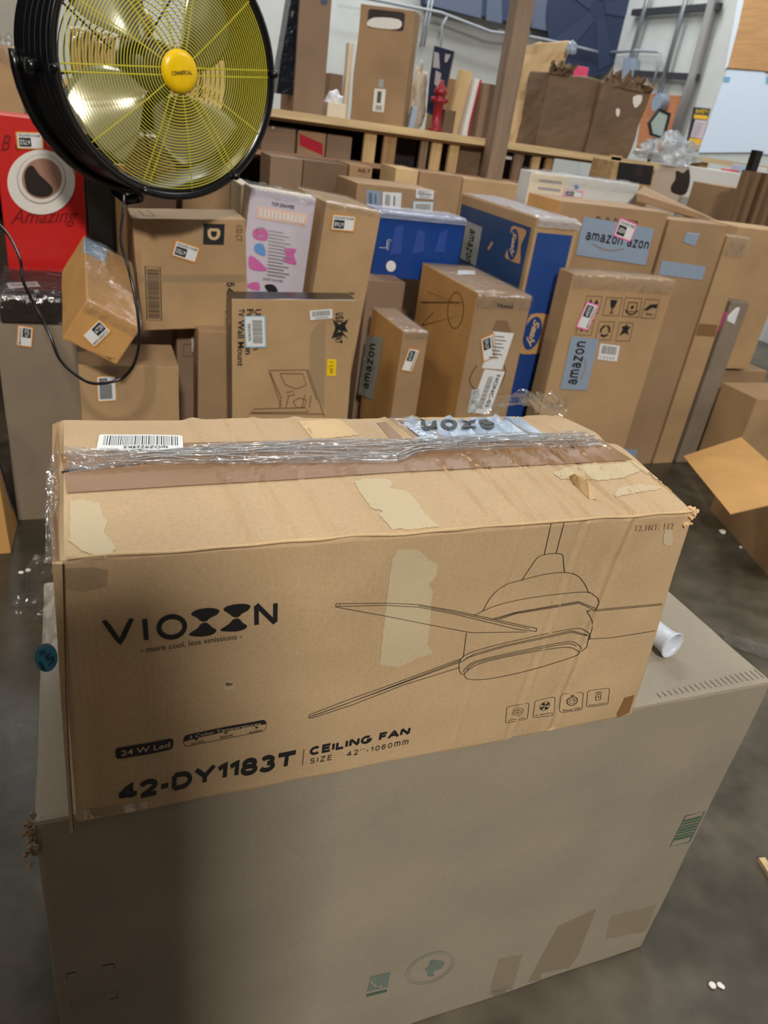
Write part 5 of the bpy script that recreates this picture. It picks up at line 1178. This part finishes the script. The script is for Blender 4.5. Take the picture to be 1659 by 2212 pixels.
cr = rk(P2(1285, 880), P2(1500, 900), YR+.06, zl_-.01, 'dark crushed carton inside the rack left of the post', K_DRK, 64, amp=.01)
cm = rk(P2(880, 840), P2(1020, 850), YR+.2, zl_-.01, 'dark carton behind the rack slats', DARKB, 65)
# cartons on the floor in front of the rack, below the lower rail
lowrow = [((585, 336), (655, 342), K_DIM, 'reddish brown carton below the lower rail, beside the drum fan'), ((657, 345), (752, 358), K_DRK, 'dark carton below the lower rail'), ((756, 355), (805, 362), K_MID, 'carton with smudged print below the lower rail'), ((856, 362), (905, 368), K_PALE, 'pale carton below the lower rail, above the shipping labels'), ((908, 370), (1000, 384), K_MID, 'brown carton below the lower rail left of the bright patch'), ((1002, 385), (1140, 398), K_TAN, 'tan carton below the lower rail behind the mattress carton')]
for i, (A, B, m, lab) in enumerate(lowrow):
    o = pxbox(A, YR-.32, B, .22, 0, lab, m, seed=70+i, cuts=3)
    if i == 2:
        d = o.dec(q3(P2, (630, 1075), (710, 1085), (630, 1100))); d.text('AG 7', 0, 0, 100, 100, INK, .02); d.make('printed_mark', o.root)
# things on the rack
zt_ = zu-.011
GT = 'cartons on top of the rack'
tn = pxbox((652, -70), YR+.1, (722, -62), .28, zt_, 'very tall narrow brown carton on the rack right of the drum fan', K_DIM, seed=80, cuts=4, yaw=0)
d = tn.dec(None); d.circle(*P2(415, 8), 8, plain('slate_blue', (70, 84, 110), .5)); d.make('round_print', tn.root)
bag = [aty(*P2(*p), YR+.12) for p in ((212, -60), (262, -60), (232, 612), (110, 598), (135, 400), (170, 200))]
mbb = MB().prism(bag, (0, .12, 0)); tag(mbb.make('plastic_bag', plain('black_film', (22, 26, 36), .22, bump=.8, bscale=30), None), 'dark film-wrapped bundle standing on the rack beside the drum fan', 'bundle')
tb = pxbox(P2(650, 22), YR+.14, P2(1003, 62), .16, zt_, 'tall brown carton with a torn open handle hole and a small white label', K_MID, yaw=-32, seed=81, cuts=6, amp=.006)
d = tb.dec(q3(P2, (700, 55), (935, 80), (690, 175)), face='front'); d.rect(0, 0, 100, 100, DARKB, 12); d.poly(smoothpoly([(0, 10), (15, 55), (85, 60), (90, 15), (50, 2)], 3), CREAM, 0); d.make('torn_opening', tb.root)
d = tb.dec(q3(P2, (738, 565), (812, 572), (725, 712)), 100, 180, face='front'); d.rect(0, 0, 100, 180, CREAM, 6); d.rect(30, 70, 65, 160, INKG); d.rect(25, 15, 80, 50, AMZG); d.make('shipping_label', tb.root)
d = tb.dec(q3(P2, (765, 505), (800, 508), (760, 560))); d.rect(0, 0, 100, 100, AMZG, 20); d.make('label', tb.root)
fo = [aty(*P2(*p), YR+.1) for p in ((1120, 292), (1245, 328), (1185, 620), (1150, 760), (1070, 720), (1090, 500))]
o = MB().prism(fo, (.02, .03, 0)).make('brochure_board', plain('dark_blue_board', (38, 42, 66), .35), None); tag(o, 'dark blue display board standing behind the red hydrant ornament', 'board')
Sf = Surf(p=fo[0]+Vector((0, -.001, 0)), n=Vector((0, -1, 0)))
for P in (((1120, 330), (1150, 340), (1155, 440), (1110, 430)), ((1190, 345), (1225, 350), (1200, 400), (1185, 395)), ((1130, 450), (1165, 470), (1150, 560), (1120, 540))):
    d = Decal(Sf); d.poly(q3(P2, *P), GRP, 0); d.make('printed_picture', o)
# hydrant ornament
hb = aty(*P2(1130, 800), YR+.02); hb.z = zu; sc_ = (aty(*P2(1160, 510), YR+.02).z-zu)
HR = plain('hydrant_red', (150, 24, 34), .4)
hy = empty('fire_hydrant', tuple(hb), 'red toy fire hydrant standing on the rack rail', 'hydrant')
k = sc_/1.0
MB().lathe(hb, (0, 0, 1), [(0, 0), (.16*k, 0), (.16*k, .05*k), (.11*k, .07*k), (.10*k, .55*k), (.14*k, .57*k), (.14*k, .62*k), (.105*k, .64*k), (.10*k, .72*k), (.15*k, .74*k), (.15*k, .78*k), (.11*k, .86*k), (.05*k, .93*k), (.04*k, 1.0*k), (0, 1.0*k)], 28).make('body', HR, hy, True)
for sx in (-1, 1): MB().lathe(hb+Vector((sx*.09*k, 0, .62*k)), (sx, 0, 0), [(0, 0), (.06*k, 0), (.06*k, .07*k), (.035*k, .08*k), (.035*k, .11*k), (0, .11*k)], 16).make('nozzle', HR, hy, True)
# pale clutter: crumpled bags and small cartons
def crumple(name, px, Y, rx, rz, label, mat, cat, seed=0, ry=None, z=None, amp=.35):
    c = aty(*px, Y); bm = bmesh.new(); bmesh.ops.create_icosphere(bm, subdivisions=4, radius=1)
    for v in bm.verts:
        n = v.co.normalized(); q_ = n*(1+amp*noise.noise(n*2.2+Vector((seed, 0, 0)))+.18*noise.noise(n*7+Vector((0, seed, 0)))); v.co = Vector((q_.x*rx, q_.y*(ry or rx*.6), max(q_.z, -.8)*rz))
    zz = min(v.co.z for v in bm.verts)
    vs = [v.co.copy() for v in bm.verts]; fs = [[v.index for v in f.verts] for f in bm.faces]; bm.free()
    base_ = Vector((c.x, Y, z if z is not None else c.z+zz)); off = base_-Vector((0, 0, zz))
    return tag(link(name, [v+off for v in vs], fs, mat, None, origin=base_, smooth=True), label, cat)
PB = plain('white_poly_bag', (214, 216, 220), .3, bump=.6, bscale=40)
crumple('crumpled_bag', P2(485, 590), YR+.2, .05, .07, 'small white crumpled bag on the rack beside the tall narrow carton', PB, 'bag', 1, z=zt_)
crumple('crumpled_bag', P2(1030, 520), YR+.16, .045, .16, 'pale crumpled wrapper standing left of the hydrant', plain('beige_wrap', (200, 186, 168), .5, bump=.5, bscale=30), 'wrapper', 2, z=zt_)
o = pxbox(P2(985, 680), YR+.05, P2(1020, 690), .03, zt_, 'small white upright packet left of the hydrant', PALEB, seed=5, cuts=1, name='packet', lean=6)
o = pxbox(P2(440, 650), YR+.12, P2(560, 665), .1, zt_, 'low pale carton on the rack between the tall cartons', plain('cream_label', (232, 220, 196), .5), seed=6, cuts=2)
o = pxbox(P2(455, 465), YR+.36, P2(540, 480), .2, zt_, 'grey-brown carton behind the white crumpled bag on the rack', K_DIM, seed=7, cuts=2)
o = pxbox(P2(575, 270), YR+.4, P2(607, 275), .05, zt_, 'thin cream upright board left of the torn tall carton', plain('cream_label', (232, 220, 196), .5), seed=7, cuts=2, name='board', cat='board')
o = pxbox(P2(1195, 495), YR+.3, P2(1270, 510), .2, zt_, 'brown carton right behind the hydrant', K_MID, seed=9, cuts=2)
o = pxbox(P2(1190, 700), YR+.08, P2(1262, 712), .12, zt_, 'small dark brown carton right of the hydrant', K_DRK, seed=9, cuts=2)
o = pxbox(P2(1300, 440), YR+.24, P2(1375, 455), .05, zt_, 'pale carton leaning among narrow cartons on the rack', K_PALE, seed=10, cuts=2, lean=7)
o = pxbox(P2(1385, 500), YR+.2, P2(1425, 505), .08, zt_, 'white and red striped narrow carton on the rack left of the post', WHITE, seed=10, cuts=2, lean=6)
d = o.facedec('front'); d.rect(70, 0, 100, 100, plain('crimson_label', (190, 34, 56), .4)); d.make('red_stripe', o.root)
o = pxbox(P2(1440, 530), YR+.16, P2(1530, 560), .1, zt_, 'brown carton with a bright dot on the rack against the post', K_DIM, seed=11, cuts=2)
# behind the drum fan on the rack
for i, (A, B, Y, m, t) in enumerate((((150, 60), (250, 75), YR+.1, K_MID, 'brown carton seen through the left of the fan grille'), ((262, 20), (330, 30), YR+.3, K_DRK, 'dark tall carton seen through the fan grille left of the hub'), ((345, 95), (430, 105), YR+.1, K_TAN, 'tan carton seen through the fan grille behind the hub'), ((440, 40), (540, 55), YR+.2, K_PALE, 'pale carton seen through the right of the fan grille'))):
    o = pxbox(A, Y, B, .3, zt_, t, m, seed=90+i, cuts=3); wrap(o, lift=.006, amp=.02, drop=.05, seed=i)
for i, (A, B, Y, t) in enumerate((((270, 290), (380, 300), 3.35, 'carton behind the lower left of the fan grille'), ((395, 300), (500, 315), 3.35, 'carton behind the lower right of the fan grille'))):
    o = pxbox(A, Y, B, .3, 0, t, K_TAN if i else K_DIM, seed=95+i, cuts=3); wrap(o, lift=.006, amp=.015, drop=.05, seed=i)
# crumpled tan carton, two dark crushed cartons with torn tops
def px8(F4, Y, dep, label, mat, amp=.012, z0=None, **k):
    """hull from the four front corners (tl, tr, br, bl) on plane Y"""
    tl, tr, br, bl_ = [aty(*p, Y) for p in F4]
    if z0 is not None: br.z = bl_.z = z0
    dv = Vector((0, dep, 0)); return Carton([bl_, br, br+dv, bl_+dv, tl, tr, tr+dv, tl+dv], label, mat, amp=amp, **k)
ct = px8(q3(P3, (292, 262), (490, 246), (275, 800), (165, 760)), YR+.35, .2, 'pale crumpled tall carton leaning on the rack behind the dark crushed ones', K_PALE, .02, zt_, cuts=10, seed=3)
crumple('crumpled_bag', P3(485, 290), YR+.3, .03, .035, 'small pale blue bag caught on the pale crumpled carton', PALEB, 'bag', 6)
cA = px8(q3(P3, (355, 425), (665, 480), (560, 880), (272, 850)), YR+.08, .22, 'dark crushed carton with a ragged left edge on the rack', K_DRK, .014, zt_, cuts=12, seed=6, bev=.008)
cB = px8(q3(P3, (678, 490), (965, 548), (828, 918), (565, 885)), YR+.05, .26, 'dark brown crushed carton with torn flaps curling from its top', K_DRK, .012, zt_, cuts=12, seed=7, bev=.008)
def ragged(parent, pts, Y, seed, mat, hh=.05):
    rnd = random.Random(seed); vs = []; fs = []; n = 16
    for i in range(n+1):
        t = i/n; a = lp(pts[0], pts[1], t); q_ = aty(*a, Y); z1 = hh*(.4+rnd.random()); vs += [q_, q_+Vector((rnd.uniform(-.01, .01), rnd.uniform(-.04, .02), z1*.6)), q_+Vector((rnd.uniform(-.02, .02), rnd.uniform(-.05, .03), z1))]
    for i in range(n): fs += [(3*i, 3*i+3, 3*i+4, 3*i+1), (3*i+1, 3*i+4, 3*i+5, 3*i+2)]
    o = link('torn_flap', vs, fs, mat, parent); md = o.modifiers.new('s', 'SOLIDIFY'); md.thickness = .004
ragged(cB.root, q3(P3, (672, 510), (962, 560)), YR+.045, 3, K_DRK, .07); ragged(cB.root, q3(P3, (690, 500), (940, 545)), YR+.2, 4, K_DRK, .06)
ragged(cA.root, q3(P3, (345, 440), (470, 455)), YR+.07, 5, K_DRK, .05)
for P in (((850, 580), (905, 570), (895, 620), (860, 645)), ((750, 650), (772, 655), (765, 695), (750, 690)), ((590, 795), (630, 780), (635, 795), (605, 810))):
    d = cB.dec(None) if P[0][0] > 600 else cA.dec(None); d.poly(smoothpoly(q3(P3, *P), 2), CREAM, 0); d.make('tape_scrap', (cB if P[0][0] > 600 else cA).root)
o = pxbox(P3(530, 395), YR+.5, P3(590, 402), .05, zt_, 'small carton with a pink front showing above the dark crushed carton', plain('bright_pink', (240, 84, 130), .5), seed=2, cuts=1)
crumple('crumpled_bag', P3(470, 430), YR+.42, .06, .05, 'clear crumpled film between the dark crushed cartons and the wall', PB, 'bag', 9, z=zt_)
# dark door-like panel with white frame seen left of the crushed cartons
# mirror
fr_o = [aty(*P3(*p), YR+.15) for p in ((1012, 648), (1080, 680), (1040, 835), (962, 812), (948, 735))]
fr_c = sum(fr_o, Vector())/5; fr_i = [fr_c+(p-fr_c)*.82 for p in fr_o]
mir = empty('hand_mirror', (fr_c.x, YR+.15, zt_), 'black framed five-sided mirror standing on the rack by the plywood panel', 'mirror')
mb = MB()
for i in range(5):
    j = (i+1) % 5; mb.prism([fr_o[i], fr_o[j], fr_i[j], fr_i[i]], (0, .02, 0))
mb.make('frame', BLACK, mir)
MB().prism([p+Vector((0, .008, 0)) for p in fr_i], (0, .006, 0)).make('mirror_glass', plain('mirror_glass', (205, 222, 218), .12, metal=.6), mir)
h0 = aty(*P3(985, 825), YR+.16); MB().tube([h0, Vector((aty(*P3(968, 880), YR+.16).x, YR+.16, zt_))], .011, 8).make('handle', BLACK, mir)
# bag on the rack end
bagc = film('bag_film', c=(205, 216, 226), gl=.18, dens=.22, bump=.8, sc=25, rough=.15)
crumple('plastic_bag', P3(1080, 905), YR+.1, .19, .085, 'crumpled clear plastic bag lying on the end of the rack', bagc, 'bag', 12, z=zu+.002, ry=.08, amp=.75)

# ================================================================== RIGHT SIDE SHELF GOODS
YQ = 3.75
pln = tag(MB().box((aty(*P3(1235, 925), 4.6).x, 4.55, aty(*P3(1235, 935), 4.6).z-.03), (XR-.3, 4.75, aty(*P3(1235, 935), 4.6).z)).make('shelf_board', W2, None), 'pine board running along below the white sheet on the right wall', 'shelf')
MB().box((XR-.4, 4.6, 0), (XR-.33, 4.7, pln.location.z)).make('shelf_leg', W1, pln); MB().box((aty(*P3(1235, 925), 4.6).x+.05, 4.6, 0), (aty(*P3(1235, 925), 4.6).x+.12, 4.7, pln.location.z)).make('shelf_leg', W1, pln)
cr_ = pxbox(P3(740, 962), 3.62, P3(985, 985), .2, 0, 'wooden crate with a black front patch painting its dark inside, under the crushed cartons', wood('crate_pine', (190, 156, 108), 0), seed=1, cuts=2, name='wooden_crate', cat='crate')
d = cr_.dec(None, face='front'); d.poly(q3(P3, (768, 968), (975, 992), (955, 1108), (748, 1080)), plain('deep_black', (22, 20, 22), .7), 0); d.poly(q3(P3, (880, 985), (915, 988), (905, 1060), (855, 1050)), NAVY if False else DARKB, 0); d.make('painted_dark_inside', cr_.root)  # flat black patch on a closed front paints the shade inside
be = pxbox(P3(990, 978), 4.06, P3(1192, 1003), .3, 0, 'beige carton with a black appliance picture under the plastic bag', plain('beige_print', (198, 182, 166), .5), seed=2, cuts=2)
d = be.dec(None, face='front'); d.poly(smoothpoly(q3(P3, (1110, 1020), (1150, 1035), (1185, 1010), (1190, 1090), (1160, 1165), (1085, 1150), (1080, 1110), (1105, 1070)), 3), plain('dark_print', (46, 38, 38), .4), 0); d.make('printed_picture', be.root)
ws = pxbox(P3(1196, 995), 4.06, P3(1562, 1048), .3, 0, 'wide white carton between the beige one and the black bar', plain('white_carton', (222, 222, 220), .45), seed=3, cuts=2)
wtop = max(p.z for p in ws.P[4:])
for i, (A, B, m, t) in enumerate((((1500, 985), (1562, 990), PALEB, 'small pale blue packet on top of the wide white carton'), ((1430, 1015), (1500, 1022), RED, 'low red packet on top of the wide white carton'))):
    pxbox(P3(*A), 4.2, P3(*B), .08, wtop+.002, t, m, seed=i, cuts=1)
pxbox(P3(1600, 1000), 4.06, P3(1658, 1008), .1, 0, 'small white carton beyond the black bar', WHITE, seed=8, cuts=1)
b1, b2 = aty(*P3(1597, 900), 3.4), aty(*P3(1545, 1110), 3.4)
bar = MB().tube([b1, Vector((b2.x-.02, 3.4, 0))], .03, 4); tag(bar.make('black_bar', BLACK, None), 'black upright bar leaning beside the wide white carton', 'bar')
pl2 = empty('wooden_pallet', (aty(1640, 400, 3.3).x, 3.34, 0), 'dark wooden pallet standing at the right edge above the labelled carton', 'pallet')
for i in range(5):
    a = aty(1612+i*22, 380, 3.32); MB().box((a.x, 3.32, 0), (a.x+.03, 3.36, aty(1640, 372, 3.32).z)).make('slat', W3, pl2)

# ================================================================== WALL FITTINGS
def wallpoly(name, pts, mat, label=None, cat=None, th=.02, parent=None, off=0):
    P = [atx(*P3(*p), XR-.002-off) for p in pts]; o = MB().prism(P, (-th, 0, 0)).make(name, mat, parent)
    if label: tag(o, label, cat)
    return o
OSB = wood('osb_sheet', (196, 148, 96), 1, .25)
wallpoly('plywood_sheet', ((1545, -200), (2100, -200), (1900, 460), (1640, 425), (1430, 408)), OSB, 'orange-brown plywood sheet fixed high on the right wall', 'sheet')
sh = wallpoly('white_sheet', ((1420, 418), (1640, 432), (1655, 450), (1800, 500), (1700, 930), (1560, 912), (1245, 914)), plain('sheet_white', (212, 224, 240), .5), 'large white plastic sheet hanging on the right wall below the plywood', 'sheet', .012)
for P in (((1395, 458), (1435, 462), (1425, 492), (1390, 490)), ((1648, 455), (1700, 460), (1690, 505), (1645, 500))):
    wallpoly('sheet_mark', P, plain('pale_blue_mark', (120, 170, 200), .5), None, None, .002, sh, .013)
wallpoly('wall_strip', ((1510, -100), (1548, -100), (1490, 170), (1430, 400), (1412, 418)), plain('white_trim', (222, 228, 236), .5), 'narrow white strip along the left edge of the high plywood sheet', 'strip', .025)
wallpoly('plywood_sheet', ((925, 560), (1148, 575), (1085, 835), (1000, 915), (875, 912)), wood('red_ply', (186, 120, 80), 1, .2), 'reddish plywood panel low on the right wall behind the mirror', 'sheet')
po = wallpoly('safety_poster', ((1216, 640), (1316, 650), (1242, 905), (1165, 880)), plain('poster_dark', (52, 50, 62), .5), 'dark and yellow safety notice poster on the right wall', 'poster', .004)
wallpoly('printed_panel', ((1225, 715), (1298, 722), (1268, 830), (1195, 820)), plain('poster_pink', (206, 188, 196), .5), None, None, .002, po, .005)
wallpoly('printed_panel', ((1190, 825), (1266, 832), (1240, 900), (1180, 885)), plain('poster_yellow', (238, 182, 50), .5), None, None, .002, po, .005)
Sw = Surf(p=Vector((XR-.008, 0, 0)), n=Vector((-1, 0, 0)))
d = Decal(Sw, q3(P3, (1230, 652), (1308, 660), (1224, 675))); stroke_text(d, 'SAFETY', 0, 0, 100, 100, YEL, .2); d.make('printed_title', po)
d = Decal(Sw, q3(P3, (1218, 684), (1300, 692), (1214, 708))); d.rect(0, 0, 100, 100, plain('poster_yellow', (238, 182, 50), .5)); d.make('printed_panel', po)
d = Decal(Sw, q3(P3, (1228, 728), (1290, 734), (1200, 815)), eps=.003)
for k in range(8): d.rect(4, 92-k*12, 90-(k*17 % 30), 95-k*12, GRP, sub=0)
d.make('printed_text', po)
GALV = plain('galvanised_steel', (176, 182, 188), .35, metal=.7); DKM = plain('dark_strut', (62, 62, 66), .5, metal=.3)
def conduit(pts, r, label, mat=GALV, off=.08, name='conduit', parent=None, jb=None):
    o = MB().tube([atx(*P3(*p), XR-off) for p in pts], r, 8).make(name, mat, parent, True)
    if label: tag(o, label, 'pipe')
    return o
c1 = conduit(((950, -60), (938, 0), (838, 352)), .028, 'steel conduit running down to the grey junction box on the right wall')
MBj = [atx(*P3(*p), XR-.12) for p in ((795, 348), (850, 346), (835, 460), (778, 456))]
tag(MB().prism(MBj, (.1, 0, 0)).make('junction_box', plain('grey_enamel', (138, 150, 166), .4), None), 'grey junction box at the foot of the leftmost wall conduit', 'box')
c2 = conduit(((1180, -60), (1168, 0), (1000, 600)), .028, 'middle steel conduit on the right wall ending in a small round box')
j2 = atx(*P3(993, 612), XR-.12); MB().lathe(j2, (1, 0, 0), [(0, 0), (.085, 0), (.09, .02), (.09, .1), (0, .1)], 20).make('outlet_box', plain('grey_enamel', (138, 150, 166), .4), c2)
c3 = conduit(((1350, -60), (1332, 0), (1215, 440), (1085, 850)), .05, 'thick rusty steel pipe on the right wall, rightmost of the pipes', plain('rusty_steel', (158, 156, 156), .4, metal=.1, bscale=12))
conduit(((700, 316), (860, 303), (1000, 308), (1018, 322), (968, 530)), .016, 'thin bent conduit crossing the wall corner above the crushed cartons', plain('painted_conduit', (150, 154, 160), .5))
for i, P in enumerate((((850, 76), (1372, 38)), ((838, 437), (1238, 463)))):
    a, b = [atx(*P3(*p), XR-.06) for p in P]; o = MB().prism([a+Vector((-.02, 0, -.03)), b+Vector((-.02, 0, -.03)), b+Vector((-.02, 0, .03)), a+Vector((-.02, 0, .03))], (.05, 0, 0)).make('strut_channel', DKM, None)
    tag(o, ['upper black strut rail carrying the wall pipes', 'lower black strut rail carrying the wall pipes'][i], 'rail')
# fan housing and dark glazing high on the back wall
def bw(x, y, off=0): return aty(x, y, YB-.002-off)
_bw = bw
def bw(x, y, off=0):
    p = _bw(x, y, off); p.x = min(p.x, XR-.03); return p
NV = plain('slate_navy', (48, 62, 92), .5); NVP = plain('slate_pane', (92, 102, 122), .4)
hu = MB().prism([bw(*P3(*p)) for p in ((-420, -260), (830, -260), (782, 0), (702, 262), (190, 168), (-420, 30))], (0, -.25, 0)).make('exhaust_fan_housing', NV, None); tag(hu, 'large dark blue exhaust fan housing high on the back wall', 'fan')
for P in (((250, -150), (470, -150), (432, 20), (410, 200), (240, 165)), ((-20, -150), (60, -150), (66, 140), (-30, 120)), ((-380, -200), (-40, -200), (-60, 110), (-390, 25))):
    MB().prism([bw(*P3(*p), .25) for p in P], (0, -.01, 0)).make('pane', NVP, hu)
cc = bw(*P3(635, 60), .262)
MB().prism([cc+Vector((.66*math.cos(2*PI*k/40), 0, .66*math.sin(2*PI*k/40))) for k in range(40)], (0, -.012, 0)).make('shutter_disc', plain('deep_navy_disc', (38, 50, 80), .7), hu)
for k in range(5):
    a = k*2*PI/5+.3; t = Vector((math.cos(a), 0, math.sin(a))); s_ = Vector((-math.sin(a), 0, math.cos(a))); o_ = cc+Vector((0, -.013, 0))
    MB().prism([o_+t*.1-s_*.05, o_+t*.58-s_*.18, o_+t*.6+s_*.06, o_+t*.1+s_*.05], (0, -.006, 0)).make('fan_blade', plain('deep_navy2', (46, 58, 88), .7), hu)
def bcond(pts, r, lab): tag(MB().tube([bw(*P3(*p), .31) for p in pts], r*.6, 8).make('conduit', plain('painted_conduit', (150, 154, 160), .5), None, True), lab, 'pipe')
bcond(((-900, -40), (-300, 75), (0, 190), (215, 215), (330, 238), (560, 292), (640, 312)), .025, 'conduit running along the back wall below the dark exhaust housing')
bcond(((260, -60), (218, 180), (230, 205)), .035, 'pale conduit dropping in front of the exhaust housing')
bcond(((-255, 85), (-290, 150), (-305, 400)), .02, 'thin conduit dropping down the back wall right of the torn tall carton')
for x in (-390, -370): bcond(((x+30, -40), (x-30, 280)), .018, 'thin drop rod above the dark blue display board, %s of the pair' % ('left' if x == -390 else 'right'))
# pale door panel with dark lower half beyond the post
dp = MB().prism([aty(*P3(*p), YR+1.6) for p in ((112, 235), (190, 240), (172, 660), (95, 655))], (0, .03, 0)).make('display_panel', plain('pale_panel', (206, 214, 220), .4), None); tag(dp, 'pale upright panel with a dark lower half right of the post', 'panel')
pq = [aty(*P3(*p), YR+1.59) for p in ((92, 655), (180, 660), (160, 920), (75, 910))]; pq[2].z = 0; pq[3].z = 0
MB().prism(pq, (0, .03, 0)).make('lower_panel', plain('deep_navy', (34, 42, 66), .5), dp)
a = aty(*P3(62, 925), YR+.06); b = aty(*P3(195, 965), YR+.06)
tag(MB().box((a.x, YR+.06, b.z), (b.x, YR+.2, a.z)).make('foam_block', WHITE, None), 'white foam block in the rack right of the post', 'block')

# ================================================================== FLOOR BITS
ch = [atz(*p, .001) for p in (G6(1615, 480), G6(1640, 478), G6(1700, 570), G6(1680, 580))]
tag(MB().prism(ch, (0, 0, .012)).make('wood_chip', W2, None), 'broken strip of pale wood on the floor at the lower right edge', 'wood chip')
def crumb(px, r, seed, lab, mat=CREAM, g=None):
    c = atz(*px, 0); bm = bmesh.new(); bmesh.ops.create_icosphere(bm, subdivisions=2, radius=r)
    for v in bm.verts: v.co = v.co*(1+.5*noise.noise(v.co*60+Vector((seed, 0, 0)))); v.co.z = v.co.z*.5
    z = min(v.co.z for v in bm.verts); vs = [v.co+c-Vector((0, 0, z-.0005)) for v in bm.verts]; fs = [[v.index for v in f.verts] for f in bm.faces]; bm.free()
    tag(link('debris_scrap', vs, fs, mat, None), lab, 'scrap', g)
crumb(A8(885, 1028), .016, 1, 'white paper scrap on the floor beside the open carton, largest of the scraps')
crumb(A8(1018, 1137), .007, 2, 'small white scrap on the floor near the open carton')
for i, p in enumerate(((1432, 978), (1465, 975), (1475, 985))): crumb(G6(*p), .007-.001*i, 3+i, 'pale crumbs on the floor near the lower right corner', g='floor crumbs at the lower right')
for i, p in enumerate(((112, 955), (150, 943))): crumb(A7(*p), .008, 8+i, 'bright crumbs on the floor left of the film tails', g='floor crumbs at the left')
vs = []; fs = []
for i in range(31):
    p0 = atz(*A8(870+i*16, 1750+i*5), .004); p1 = atz(*A8(900+i*16, 1840+i*6), .004)
    for j in range(9): q_ = p0.lerp(p1, j/8); vs.append(q_+Vector((0, 0, .012*abs(noise.noise(q_*22)))))
fs = [(i*9+j, i*9+j+1, i*9+j+10, i*9+j+9) for i in range(30) for j in range(8)]
tag(link('film_strip', vs, fs, FILM3, None, smooth=True), 'strip of clear film lying on the floor right of the greyish carton', 'film')
